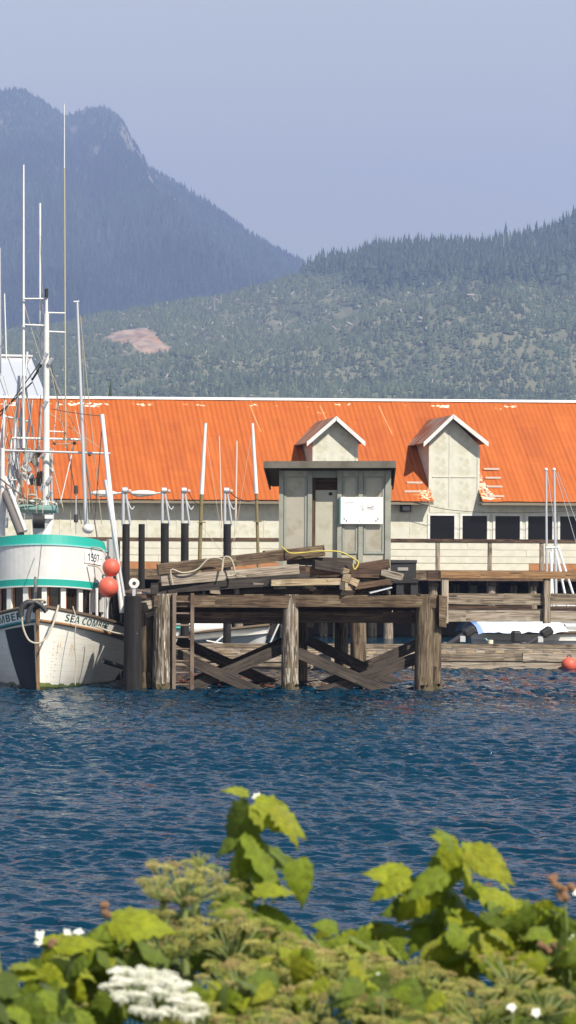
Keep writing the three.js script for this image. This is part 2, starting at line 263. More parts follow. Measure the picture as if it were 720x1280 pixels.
// water: one sheet, finely rippled where the photograph sees it
{
  const xs = [], ds = [], wav = [], r = rng(5);
  for (const x of [-3000, -900, -250, -80, -30, -12, -5]) xs.push(x); for (let x = -2; x <= 27; x += 0.075) xs.push(x); for (const x of [29, 33, 42, 70, 160, 500, 1500, 3600]) xs.push(x);
  for (const d of [-60, -10, 4, 9]) ds.push(d); for (let d = 12; d < 84; d += Math.max(0.045, d * d * 0.00006)) ds.push(d); for (const d of [86, 92, 100, 115]) ds.push(d);
  for (let k = 0; k < 46; k++) { const L = 0.17 * Math.pow(10, r() * 0.60), th = 1.5 + (r() - 0.5) * 1.3, kk = 6.2832 / L; wav.push([Math.cos(th) * kk, Math.sin(th) * kk, r() * 6.28, 0.0125 * L * (L > .5 ? .6 : 1) * (0.6 + 0.8 * r())]); }
  const pos = [], nor = [], uv = [], idx = [];
  ds.forEach((D, j) => xs.forEach((x, i) => {
    const fade = smooth(-6, -1, x) * (1 - smooth(25, 30, x)) * smooth(9, 13, D) * (1 - smooth(80, 90, D)), gust = 0.62 + 0.95 * smooth(0.3, 0.7, fbm(x * 0.035, D * 0.17, 3, 4));
    let y = 0, sx = 0, sz = 0;
    if (fade > 0) for (const [a, b, p, A0] of wav) { const A = A0 * gust * fade, ph = a * x + b * D + p, s = Math.sin(ph), e = Math.cos(ph); y += A * s; sx += A * a * e; sz += A * b * e; }
    pos.push(x, y, -D); const l = Math.hypot(sx, 1, sz); nor.push(-sx / l, 1 / l, sz / l); uv.push(x / 3.1, D / 3.1);
    if (i < xs.length - 1 && j < ds.length - 1) { const a = j * xs.length + i, b = a + xs.length; idx.push(a, a + 1, b, a + 1, b + 1, b); }
  }));
  const g = new THREE.BufferGeometry(); g.setAttribute('position', new THREE.Float32BufferAttribute(pos, 3)); g.setAttribute('normal', new THREE.Float32BufferAttribute(nor, 3)); g.setAttribute('uv', new THREE.Float32BufferAttribute(uv, 2)); g.setIndex(idx);
  const rip = dataTex(512, 512, (u, v) => { let h = 0; for (let k = 0; k < 4; k++) { const p = 10 << k; h += noise(u * p, v * p * 1.0, 60 + k, p) / (1 << k); } return [h / 1.9, h / 1.9, h / 1.9]; }, false);
  structure('water', g, phys(.002, .026, .052, { roughness: .10, ior: 1.33, specularIntensity: .66, bumpMap: rip, bumpScale: .12 }));
}
// the bank under the photographer
{
  const pos = [], idx = [], uv = [], col = [], ds = [-8, -3, 0, 2, 3, 4, 5, 6, 7, 8, 9, 10, 11, 12, 13], nx = 40;
  ds.forEach((D, j) => { for (let i = 0; i <= nx; i++) { const x = lerp(-8, 14, i / nx), y = 1.85 - 2.3 * smooth(6, 12.5, D) + (fbm(x * 0.8, D * 0.8, 15, 3) - 0.5) * 0.25; pos.push(x, y, -D); uv.push(x, D); col.push(...(noise(x * 3, D * 3, 8) > 0.5 ? [.07, .075, .03] : [.10, .085, .05])); if (i < nx && j < ds.length - 1) { const a = j * (nx + 1) + i, b = a + nx + 1; idx.push(a, a + 1, b, a + 1, b + 1, b); } } });
  const g = new THREE.BufferGeometry(); g.setAttribute('position', new THREE.Float32BufferAttribute(pos, 3)); g.setAttribute('uv', new THREE.Float32BufferAttribute(uv, 2)); g.setAttribute('color', new THREE.Float32BufferAttribute(col, 3)); g.setIndex(idx); g.computeVertexNormals();
  structure('bank', g, new THREE.MeshStandardMaterial({ vertexColors: true, roughness: 1 }));
}

// ---------------------------------------------------------------- warehouse with the orange roof, on its wharf
const TH = 0.042, B0 = V(at(420, 690, 100).x, 2.78, -100), BN = V(Math.sin(TH), 0, Math.cos(TH)), BX = V(Math.cos(TH), 0, -Math.sin(TH));
const loc = (px, py, z) => { const e = V(0, EYE, 0), d = at(px, py, 1).sub(e), t = (z - e.clone().sub(B0).dot(BN)) / d.dot(BN), p = e.add(d.multiplyScalar(t)).sub(B0); return V(p.dot(BX), p.y, z); };
const lbox = (p, q, z0, z1, jit = 0) => boxAt(Math.min(p.x, q.x), Math.max(p.x, q.x), Math.min(p.y, q.y), Math.max(p.y, q.y), z0, z1, jit);
function prism(pts, th) {                    // a flat slab with the outline pts (world or local points), thickness th against its normal
  const n = pts[1].clone().sub(pts[0]).cross(pts[2].clone().sub(pts[0])).normalize(), k = pts.length, pos = [], uv = [], u = pts[1].clone().sub(pts[0]).normalize(), w = n.clone().cross(u);
  const lo = pts.map((p) => p.clone().addScaledVector(n, -th)), tri = (a, b, c) => { for (const p of [a, b, c]) { pos.push(p.x, p.y, p.z); uv.push(p.dot(u), p.dot(w)); } };
  for (let i = 1; i < k - 1; i++) { tri(pts[0], pts[i], pts[i + 1]); tri(lo[0], lo[i + 1], lo[i]); }
  for (let i = 0; i < k; i++) { const j = (i + 1) % k; tri(pts[i], lo[i], lo[j]); tri(pts[i], lo[j], pts[j]); }
  const g = new THREE.BufferGeometry(); g.setAttribute('position', new THREE.Float32BufferAttribute(pos, 3)); g.setAttribute('uv', new THREE.Float32BufferAttribute(uv, 2)); g.computeVertexNormals(); return g;
}
{
  const t = thing('warehouse', 'long cream waterfront warehouse with bright orange metal roof and two dormers', 'building', B0); t.rotation.y = TH;
  const OV = 0.62, ye = loc(420, 626, OV).y, ZR = 4.5, yr = loc(420, 500.5, -ZR).y, slope = (yr - ye) / (ZR + OV), X0 = loc(-330, 600, 0).x, X1 = loc(960, 600, 0).x;
  const L = Math.hypot(ZR + OV, yr - ye), ang = Math.atan2(yr - ye, ZR + OV), zAt = (y) => OV - (y - ye) / slope;
  const dorm = [
    { l: 392, r: 446, al: 384, ar: 456, a: 420.5, ya: 521, yv: 553, bat: [] },
    { l: 537.5, r: 598, al: 530, ar: 610, a: 566.5, ya: 518.5, yv: 553.5, bat: [562] },
  ];
  // roof paint: orange with streaks, blotches and flaked spots
  const RW = X1 - X0, n0 = RW / .86, roofTex = canvasTex(2048, 512, (c, w, h) => {
    c.fillStyle = 'rgb(168,84,18)'; c.fillRect(0, 0, w, h); const r = rng(3);
    for (let i = 0; i < 2600; i++) { c.fillStyle = `rgba(${[[140, 60, 16], [200, 112, 44], [166, 74, 18], [192, 98, 24]][i % 4]},${0.05 + 0.10 * r()})`; const x = r() * w, y = r() * h; c.fillRect(x, y, 3 + r() * 16, 8 + r() * 70); }
    for (let i = 0; i < 70; i++) { c.fillStyle = `rgba(${r() < .6 ? '118,46,12' : '206,120,58'},${0.05 + 0.11 * r()})`; const x = Math.floor(r() * n0) * w / n0; c.fillRect(x, r() * h * 0.5, w / n0 * (r() < .5 ? 1 : .5), h * (0.3 + 0.7 * r())); }
    for (let j = 0; j < 11; j++) { c.fillStyle = 'rgba(140,60,24,.12)'; c.fillRect(0, j * h / 11 + r() * 8, w, 2 + r() * 2); }
    for (let i = 0; i < 9000; i++) { c.fillStyle = `rgba(${r() < .5 ? '112,46,12' : '214,128,60'},${0.10 * r()})`; c.fillRect(r() * w, r() * h, 1 + r() * 2, 1 + r() * 3); }
    const blob = (x, y, s, n, al) => { for (let k = 0; k < n; k++) { c.fillStyle = `rgba(${232 + r() * 15 | 0},${226 + r() * 14 | 0},${212 + r() * 16 | 0},${al})`; c.beginPath(); const bx = x + (r() - .5) * s * 2.2, by = y + (r() - .5) * s, q = s * (0.12 + 0.22 * r()); for (let m = 0; m < 9; m++) c.lineTo(bx + Math.cos(m * 0.7) * q * (0.5 + r()), by + Math.sin(m * 0.7) * q * (0.4 + 0.7 * r())); c.fill(); } };
    const X = (px) => (loc(px, 505, -4).x - X0) / RW * w;
    for (const [px, y, s, n] of [[100, 20, 22, 9], [118, 28, 18, 12], [128, 24, 12, 8], [165, 22, 7, 4], [182, 24, 14, 9], [70, 30, 14, 6], [235, 20, 9, 3], [252, 26, 9, 5], [322, 22, 12, 7], [345, 26, 6, 3], [430, 18, 14, 6], [386, 30, 7, 3], [401, 60, 8, 3], [552, 24, 16, 12], [588, 28, 5, 2], [640, 22, 12, 8], [624, 30, 8, 3], [10, 26, 20, 8], [510, 18, 6, 2]]) blob(X(px), y + 8, s, n, 0.85);
    c.strokeStyle = 'rgba(238,222,205,.55)'; c.lineWidth = 1.6; for (const px of [401, 313, 475]) { c.beginPath(); c.moveTo(X(px), 30); c.lineTo(X(px) + 10, 150 + r() * 60); c.stroke(); }
    const X2 = (px) => (loc(px, 610, 0.2).x - X0) / RW * w;        // bare metal round the right dormer's foot
    for (let k = 0; k < 26; k++) { const q = r(); blob(X2(603 + 17 * q * r()), h - 12 - (1 - q) * 150 * r(), 9, 5, 0.75); blob(X2(534 - 14 * r() * r()), h - 8 - 52 * r(), 8, 4, 0.7); }
  });
  roofTex.wrapS = roofTex.wrapT = THREE.ClampToEdgeWrapping;
  const corr = dataTex(64, 4, (u) => { const s = 0.5 + 0.5 * Math.cos(u * 6.283 * 4); return [s, s, s]; }, false); corr.channel = 1;
  const roofMat = new THREE.MeshStandardMaterial({ map: roofTex, roughness: 0.62, bumpMap: corr, bumpScale: 0.02 });
  const W = 0.86, n = Math.ceil(RW / W), gaps = dorm.map((d) => [loc(d.l, 560, 0).x, loc(d.r, 560, 0).x]);
  const split = (a, b) => { let out = [[a, b, false]]; for (const [p, q] of gaps) out = out.flatMap(([u, v, s]) => v <= p || u >= q ? [[u, v, s]] : [[u, Math.max(u, p), false], [Math.max(u, p), Math.min(v, q), true], [Math.min(v, q), v, false]].filter(([m, k]) => k - m > .005)); return out; };
  for (const side of [1, -1]) {
    for (let i = 0; i < n; i++) {
      if (side < 0) { if (i) continue; }
      const cuts = side > 0 ? split(X0 + i * W, X0 + (i + 1) * W + .03) : [[X0, X1, false]];
      for (const [ca, cb, short] of cuts) {
      const w = cb - ca, xc = (ca + cb) / 2, lift = (i % 2) * 0.012 + .006 * hash(i, 4, 4), len = short ? L * .78 : L + .04 * hash(i, 5, 5), sh = short ? -L * .11 : 0;
      const g = new THREE.BoxGeometry(w, 0.03, len).translate(0, 0, sh), p = g.attributes.position, uv = g.attributes.uv, u1 = [];
      for (let k = 0; k < p.count; k++) { uv.setXY(k, (xc + p.getX(k) - X0) / RW, 0.5 - p.getZ(k) / L); u1.push((xc + p.getX(k)) / 0.86, p.getZ(k)); }
      g.setAttribute('uv1', new THREE.Float32BufferAttribute(u1, 2));
      g.translate(0, lift, 0); g.rotateX(ang); const c = V(xc, (ye + yr) / 2, (OV - ZR) / 2); g.translate(c.x, c.y, c.z);
      if (side < 0) { g.translate(0, 0, ZR); g.rotateY(Math.PI); g.translate(2 * xc, 0, -ZR); }
      own(t, 'roof_sheet', g, roofMat);
      }
    }
  }
  own(t, 'ridge_cap', merge([prism([V(X0, yr + .09, -ZR), V(X0, yr - .02, -ZR + .14), V(X1, yr - .02, -ZR + .14), V(X1, yr + .09, -ZR)], .02), prism([V(X1, yr + .09, -ZR), V(X1, yr - .02, -ZR - .14), V(X0, yr - .02, -ZR - .14), V(X0, yr + .09, -ZR)], .02)]), MAT.whiteMetal);
  const eaveMat = mat(.20, .17, .12);
  for (const [a, b, s] of split(X0, X1)) if (!s) { own(t, 'eave_board', boxAt(a, b, ye - .14, ye - .03, OV - .06, OV - .02), eaveMat); own(t, 'soffit', boxAt(a, b, ye - .06, ye - .03, .03, OV - .061), MAT.cream); }
  // wall: upper panels with battens, lower siding boards
  const yb = loc(420, 677, 0).y, yw = ye + 0.42;
  own(t, 'wall_core', boxAt(X0, X1, -.2, ye + .3, -.6, -.08), MAT.cream);
  own(t, 'gable_wall', prism([V(X0, -.2, -.7), V(X0, ye, -.7), V(X0, yr - .2, -ZR), V(X0, ye, -9), V(X0, -.2, -9)], .2), MAT.cream);
  const wins = [[537, 568], [577.5, 609], [618.5, 650], [659.5, 690.5], [699.5, 731], [740, 771], [781, 812]].map(([a, b]) => [loc(a, 660, 0).x, loc(b, 660, 0).x]), wy0 = loc(600, 675.5, 0).y, wy1 = loc(600, 644.5, 0).y;
  for (let x = X0, i = 0; x < X1; x += 1.22, i++) {
    const cut = wins.find(([a, b]) => x < b + .12 && x + 1.22 > a - .12);
    if (cut || (x + 1.22 > wins[0][0] && x < wins[6][1])) continue;
    own(t, 'wall_panel', boxAt(x + .004, x + 1.216, yb, ye - .05, -.075, 0), MAT.cream);
    own(t, 'batten', boxAt(x - .022, x + .022, yb, ye - .06, 0.002, .018), MAT.creamTrim);
  }
  { // window wall: head panel, piers between, windows
    const a = X0 + Math.ceil((wins[0][0] - X0) / 1.22 - 1) * 1.22, z = X0 + Math.ceil((wins[6][1] - X0) / 1.22) * 1.22;
    own(t, 'wall_panel', boxAt(a + .004, z - .004, wy1, ye - .05, -.075, 0), MAT.cream);
    own(t, 'wall_panel', boxAt(a + .004, z - .004, yb, wy0, -.075, 0), MAT.cream);
    const edges = [a + .004, ...wins.flat(), z - .004];
    for (let i = 0; i < edges.length; i += 2) own(t, 'wall_panel', boxAt(edges[i], edges[i + 1], wy0 + .002, wy1 - .002, -.075, -.001), MAT.cream);
    for (const [p, q] of wins) {
      const f = own(t, 'window', merge([boxAt(p - .09, q + .09, wy1 - .01, wy1 + .07, -.03, .035), boxAt(p - .09, q + .09, wy0 - .06, wy0 + .02, -.03, .045), boxAt(p - .09, p + .01, wy0 + .021, wy1 - .011, -.03, .032), boxAt(q - .01, q + .09, wy0 + .021, wy1 - .011, -.03, .032)]), MAT.white);
      own(f, 'pane', boxAt(p + .005, q - .005, wy0 + .01, wy1 - .005, -.05, -.035), MAT.glassDark);
    }
  }
  const rows = [678, 686.5, 695, 703.5, 712.5].map((py) => loc(420, py, 0).y);
  for (let j = 0; j < 4; j++) for (let x = X0, i = 0; x < X1; i++) {
    const w = 4.6 + 1.6 * hash(i, j, 3), rust = j === 3 && ((x > loc(620, 705, 0).x) || x < loc(335, 700, 0).x);
    own(t, 'siding_board', boxAt(x + .004, Math.min(x + w, X1) - .004, rows[j + 1] + .012, rows[j] - .004, -.07, .012 + .012 * hash(i, j, 5), .004), rust ? MAT.rustBoard ??= mat(.42, .19, .08, { map: paintTex(44, [.8, .7, .55], .8) }) : MAT.creamTrim); x += w;
  }
  // dormers
  for (const d of dorm) {
    const g = new THREE.Group(); g.name = 'dormer'; t.add(g); const Z = .02, OZ = .45;
    const yLow = loc(566, 641, Z).y, xl = loc(d.l, 560, Z).x, xr = loc(d.r, 560, Z).x, apex = loc(d.a, d.ya, OZ), el = loc(d.al, d.yv, OZ), er = loc(d.ar, d.yv, OZ), pitch = (apex.y - el.y) / (apex.x - el.x);
    const xa = (xl + xr) / 2 * 0.3 + apex.x * 0.7, yTop = apex.y - .12, yl = yTop - (xa - xl) * pitch, yrr = yTop - (xr - xa) * pitch;
    own(g, 'front_wall', prism([V(xl, yLow, Z), V(xr, yLow, Z), V(xr, yrr, Z), V(xa, yTop, Z), V(xl, yl, Z)], .08), MAT.cream);
    for (const [x, y, s] of [[xl, yl, 1], [xr, yrr, -1]]) own(g, 'side_wall', boxAt(Math.min(x, x + s * .08), Math.max(x, x + s * .08), ye - .2, y, zAt(y) - .1, Z - .082), MAT.cream);
    const ydark = apex.y, back = (y) => zAt(y) - .25;
    for (const [e, s] of [[el, 1], [er, -1]]) {
      const a = V(apex.x, apex.y, OZ), b = V(e.x, e.y, OZ), c = V(e.x, e.y, back(e.y)), f = V(apex.x, apex.y, back(apex.y)), q = s > 0 ? [b, a, f, c] : [a, b, c, f];
      const slab = prism(q, .05), uvs = slab.attributes.uv; for (let k = 0; k < uvs.count; k++) uvs.setXY(k, .31 + uvs.getX(k) / RW, .35 + uvs.getY(k) / L);
      own(g, 'dormer_roof', slab, MAT.dormRoof ??= mat(1, 1, 1, { map: dataTex(256, 256, (u, v) => { const m = .85 + .2 * fbm(u * 60, v * 60, 46, 4), f = smooth(.44, .58, fbm(u * 70, v * 70, 47, 4)); return [lerp(.56, .66, f) * m, lerp(.28, .60, f) * m, lerp(.10, .54, f) * m]; }), roughness: .65 }));
      const dn = V(0, -.17, 0), o = V(s * -.02, 0, .03);
      own(g, 'barge_board', prism(s > 0 ? [b.clone().add(dn).add(o), a.clone().add(dn).add(o), a.clone().add(V(0, .03, .03)), b.clone().add(V(0, .03, .03)).add(V(-.02, 0, 0))] : [a.clone().add(dn).add(V(.003, 0, .033)), b.clone().add(dn).add(o), b.clone().add(V(.02, .03, .033)), a.clone().add(V(.003, .03, .033))], .04), MAT.white);
    }
    for (const bp of d.bat) {
      const bx = loc(bp, 580, Z).x; own(g, 'batten', boxAt(bx - .025, bx + .025, ye - .2, yTop - .35, Z + .002, Z + .02), MAT.creamTrim);
      const by = loc(566, 596, Z).y; own(g, 'batten', boxAt(xl + .1, xr - .1, by - .025, by + .025, Z + .003, Z + .024), MAT.creamTrim);
    }
    for (const x of [xl, xr]) own(g, 'corner_trim', boxAt(x - .05, x + .05, ye - .02, (x === xl ? yl : yrr) - .06, Z - .06, Z + .03), MAT.creamTrim);
    if (d.bat.length) {
      // pale flashing and short snow guards where the roof meets this dormer
      for (let k = 0; k < 4; k++) for (const s of [1, -1]) {
        if (s < 0 && k > 1) continue;
        const py = s > 0 ? [588, 599, 610, 622][k] : [605, 616][k], zz = zAt(loc(600, py, 0).y), p = loc(s > 0 ? 614 + k * 2 : 518 - k * 3, py, zz), b = own(g, 'snow_guard', boxAt(p.x - .33, p.x + .33, p.y + .02, p.y + .10, zz - .02, zz + .05), mat(.55, .45, .38));
      }
      own(g, 'flashing', prism([V(xr + .02, ye + .0, OV + .02), V(xr + .75, ye + .0, OV + .02), V(xr + .42, ye + .55, zAt(ye + .55) + .04), V(xr + .30, ye + 1.3, zAt(ye + 1.3) + .04), V(xr + .02, ye + 1.9, zAt(ye + 1.9) + .04)], .02), MAT.flash ??= mat(.66, .58, .45, { map: dataTex(128, 128, (u, v) => { const f = smooth(.50, .56, fbm(u * 9, v * 12, 48, 4)), m = .8 + .2 * noise(u * 30, v * 30, 3); return [lerp(1, .80, f) * m, lerp(1, .42, f) * m, lerp(1, .18, f) * m]; }) }));
      own(g, 'flashing', prism([V(xl - .5, ye, OV + .03), V(xl - .02, ye, OV + .03), V(xl - .02, ye + .62, zAt(ye + .62) + .05), V(xl - .25, ye + .55, zAt(ye + .55) + .05)], .02), MAT.flash);
    }
  }
  { const p = loc(505.5, 635, .02); const lamp = own(t, 'wall_lamp', boxAt(p.x - .2, p.x + .2, p.y - .16, p.y + .2, .02, .34, .01), MAT.black); own(lamp, 'lens', boxAt(p.x - .15, p.x + .15, p.y - .11, p.y + .06, .342, .352), mat(.2, .2, .2, { roughness: .3 })); own(lamp, 'hood', boxAt(p.x - .23, p.x + .23, p.y + .202, p.y + .24, .0, .42), MAT.darkMetal); }
  const cw = (px, py) => loc(px, py, .62).applyAxisAngle(V(0, 1, 0), TH).add(B0);
  single('service_cable', 'thin dark cable slung along the warehouse wall under the eave', 'cable', rope([cw(512, 626), cw(560, 637), cw(640, 641), cw(720, 638), cw(790, 634)], .012, 30, 4), MAT.black);
}
{ // wharf the warehouse stands on
  const t = thing('wharf', 'old timber wharf carrying the warehouse, dark underneath', 'wharf', B0); t.rotation.y = TH;
  const X0 = loc(-330, 700, 0).x, X1 = loc(960, 700, 0).x, y = -.02, ZF = 3.0;
  for (let z = .1, i = 0; z < ZF; z += .29, i++) own(t, 'deck_plank', boxAt(X0, X1, y - .09, y - .002 * (i % 2), z + .004, z + .286), WOOD.brown[i % 2]);
  own(t, 'deck', boxAt(X0, X1, y - .22, y - .04, -9, .095), WOOD.brown[1]);
  for (let x = X0, i = 0; x < X1; i++) { const w = 4 + 3 * hash(i, 9, 1); own(t, 'edge_beam', boxAt(x + .01, Math.min(x + w, X1) - .01, y - .40, y + .02, ZF - .02, ZF + .16, .012), WOOD.brown[i % 2]); x += w; }
  for (let px = -280, i = 0; px < 960; px += 63, i++) {
    const p = loc(px + 12 * hash(i, 1, 1), 730, ZF - .35);
    for (const [dz, m] of [[0, WOOD.grey], [-2.6, WOOD.grey], [-5.2, WOOD.grey]]) own(t, 'pile', bar(V(p.x, -4.6, p.z + dz), V(p.x, y - .24, p.z + dz), .21, .18, 9, .08, 4), m[i % 2]);
    own(t, 'cap_beam', boxAt(p.x - .14, p.x + .14, y - .62, y - .225, -6, ZF - .05), WOOD.brown[i % 2]);
  }
  own(t, 'bulkhead', boxAt(X0, X1, -4.6, y - .23, -6.4, -6.2), WOOD.brown[1]);
  const rl = thing('wharf_railing', 'weathered post and plank railing along the wharf edge before the warehouse', 'railing', B0); rl.rotation.y = TH;
  for (let px = -270, i = 0; px < 960; px += 65, i++) {
    if (px + 65 > 150 && px < 480) { if (i % 2) continue; }
    const p = loc(px + 37, 700, ZF - .1), yt = loc(420, 677, ZF - .1).y;
    own(rl, 'post', boxAt(p.x - .07, p.x + .07, 0, yt, ZF - .16, ZF - .03, .008), WOOD.grey[i % 2]);
  }
  const y1 = loc(420, 677, ZF - .1).y;
  for (let x = X0, i = 0; x < X1; i++) { const w = 5 + 2 * hash(i, 3, 1); own(rl, 'top_rail', boxAt(x + .006, Math.min(x + w, X1) - .006, y1 + .003, y1 + .13, ZF - .22, ZF + .02, .01), WOOD.brown[1]); x += w; }
}
{ // metal-roofed building behind, at the left edge
  const D = 132, b = at(0, 690, D); b.y = 2.4; const t = thing('metal_roof_shed', 'shed with pale grey corrugated metal roof behind the orange roof', 'building', b); t.rotation.y = .13;
  const top = at(20, 446, D + 4).y - b.y, bot = at(20, 502, D - 1).y - b.y, xr = at(57, 470, D).x - b.x, xl = -16, m = mat(.56, .58, .62, { roughness: .45, metalness: .3 });
  for (let x = xl, i = 0; x < xr; x += .9, i++) for (const s of [1, -1]) own(t, 'roof_sheet', prism(s > 0 ? [V(x, bot, 1), V(Math.min(x + .88, xr), bot, 1), V(Math.min(x + .88, xr), top + (i % 2) * .012, -4), V(x, top + (i % 2) * .012, -4)] : [V(x, top, -4), V(Math.min(x + .88, xr), top, -4), V(Math.min(x + .88, xr), bot, -9), V(x, bot, -9)], .03), m);
  for (let x = xl + .02, i = 0; x < xr; x += .9, i++) own(t, 'seam', prism([V(x, bot + .04, 1), V(x + .06, bot + .04, 1), V(x + .06, top + .05, -4), V(x, top + .05, -4)], .035), m);
  own(t, 'wall', boxAt(xl, xr - .3, -.2, bot - .05, -8.6, .6), MAT.cream);
  own(t, 'ridge_cap', boxAt(xl, xr + .05, top + .02, top + .12, -4.2, -3.8), MAT.whiteMetal);
}

// ---------------------------------------------------------------- the near timber dock
const DF = 60, deckY = at(365, 743, DF).y;
{
  const x0 = at(168, 745, DF).x, x1 = at(551, 745, DF).x, t = thing('timber_dock', 'old timber dock on piles with crossed braces beneath the glazed booth', 'dock', V((x0 + x1) / 2, 0, -DF - 3));
  for (let x = x0 + .05, i = 0; x < x1 - .3; x += .3, i++) part(t, 'deck_plank', boxAt(x + .005, x + .295, deckY - .12, deckY - .015 * hash(i, 1, 6), -DF - 9.5, -DF - .12 + .05 * hash(i, 2, 6)), pick(WOOD.brown));
  const seg = [[192, 364, 0], [364, 545, 1]];
  for (const [a, b, i] of seg) {
    part(t, 'fascia_timber', boxAt(at(a, 750, DF).x + .01, at(b, 750, DF).x - .01, at(a, 758, DF).y, deckY - .02, -DF - .115, -DF + .09, .02), WOOD.brown[0]);
    part(t, 'cap_beam', boxAt(at(a, 770, DF).x + .01, at(b, 770, DF).x - .01, at(a, 779, DF).y, at(a, 765, DF).y, -DF - .7, -DF - .32, .02), WOOD.brown[1]);
  }
  for (let k = 0; k < 5; k++) part(t, 'stringer', boxAt(x0 + .2, x1 - .2, deckY - .42, deckY - .125, -DF - 1.6 - k * 1.9, -DF - 1.3 - k * 1.9), WOOD.brown[1]);
  const pile = (px, D, wpx, py, m, lean = 0) => { const p = at(px, py, D); part(t, 'pile', bar(V(p.x - lean, -2, -D), V(p.x, p.y, -D), M(wpx, D) / 2 * 1.05, M(wpx, D) / 2 * .96, 14, .07, 12), m); };
  pile(204, DF + .1, 25, 742, WOOD.pile[0]); pile(363, DF + .1, 21, 743, WOOD.pile[0]); pile(530.5, DF + .1, 22, 743, WOOD.pile[1], .02); pile(545, DF + .75, 14, 744, WOOD.pile[1]); pile(183, DF + .5, 19, 752, WOOD.pile[1], -.03);
  for (const [px, D] of [[212, 64.5], [376, 64.6], [527, 64.5], [427, 67.5], [203, 69]]) pile(px, D, 17, 752, WOOD.pile[1]);
  part(t, 'pile', bar(at(448, 835, 70), at(448, 755, 70), .24, .22, 12, .06, 6), WOOD.pile[1]);
  const growth = mat(.12, .095, .06, { roughness: .95, map: dataTex(128, 64, (u, v) => { const n = fbm(u * 20, v * 14, 91, 4), w = smooth(.60, .68, noise(u * 50, v * 40, 92)); return [lerp(.55 + .6 * n, 1, w), lerp(.6 + .5 * n, 1, w), lerp(.5 + .5 * n, 1, w)]; }) });
  for (const [px, D, wp] of [[204, DF + .1, 25], [363, DF + .1, 21], [530.5, DF + .1, 22], [545, DF + .75, 14], [183, DF + .5, 19]]) { const x = at(px, 800, D).x; const gg = bar(V(x, -.4, -D), V(x, .42, -D), M(wp, D) / 2 * 1.10, M(wp, D) / 2 * 1.035, 22, .08, 6), gp = gg.attributes.position; for (let i = 0; i < gp.count; i++) { const a = Math.atan2(gp.getZ(i) + D, gp.getX(i) - x), k = fbm(Math.cos(a) * 4 + px, Math.sin(a) * 4, 33, 3); if (gp.getY(i) > .2) gp.setY(i, gp.getY(i) - .55 * k); } gg.computeVertexNormals(); part(t, 'tide_growth', gg, growth); }
  const br = (a, b, D, m) => part(t, 'brace', beam(at(a[0], a[1], D), at(b[0], b[1], D), .12, .27, .015), m);
  br([212, 814], [330, 868], DF + .33, WOOD.dark[1]); br([228, 864], [356, 809], DF + .48, WOOD.dark[1]);
  br([371, 816], [484, 864], DF + .33, WOOD.dark[1]); br([396, 868], [524, 822], DF + .48, WOOD.dark[1]);
  br([222, 800], [356, 862], 64.2, WOOD.dark[1]); br([358, 802], [230, 858], 64.4, WOOD.dark[1]); br([385, 800], [518, 866], 64.2, WOOD.dark[1]); br([520, 806], [392, 862], 64.4, WOOD.dark[1]);
  part(t, 'cap_beam', boxAt(x0 + .3, x1 - .3, deckY - .75, deckY - .43, -64.7, -64.3), WOOD.brown[1]);
  part(t, 'cap_beam', boxAt(x0 + .3, x1 - .3, deckY - .75, deckY - .43, -69.2, -68.8), WOOD.brown[1]);
  // broken pile head and blocks at the left corner
  for (let k = 0; k < 9; k++) { const p = at(rr(172, 196), rr(744, 770), DF + .2 + rr(0, .4)); part(t, 'broken_timber', box(rr(.16, .5), rr(.1, .22), rr(.2, .5), .05).rotateZ(rr(-.5, .5)).rotateY(rr(-1, 1)).translate(p.x, p.y, p.z), pick([...WOOD.pile, ...WOOD.grey])); }
  part(t, 'corner_block', boxAt(at(543, 757, 61).x, at(553, 757, 61).x, at(545, 783, 61).y, deckY - .02, -61.3, -60.5, .02), WOOD.brown[0]);
  // ladder
  const ld = thing('ladder', 'narrow rusty dock ladder hanging between the left pile and the braces', 'ladder', V(at(227, 862, DF).x, -.3, -DF + .14)), lx = [at(217.5, 800, 59.85).x, at(240, 800, 59.85).x];
  lx.forEach((x) => part(ld, 'rail', boxAt(x - .045, x + .045, -.25, deckY + .02, -59.9, -59.8), MAT.ladder ??= mat(.20, .15, .115, { map: paintTex(41, [.55, .42, .34], .9), roughness: .9 })));
  for (let k = 0; k < 8; k++) { const y = lerp(at(228, 856, 59.85).y, at(228, 752, 59.85).y, k / 7); part(ld, 'rung', bar(V(lx[0] - .02, y, -59.86), V(lx[1] + .02, y + rr(-.01, .01), -59.86), .026, .026, 7), k ? MAT.ladder : WOOD.pile[0]); }
}
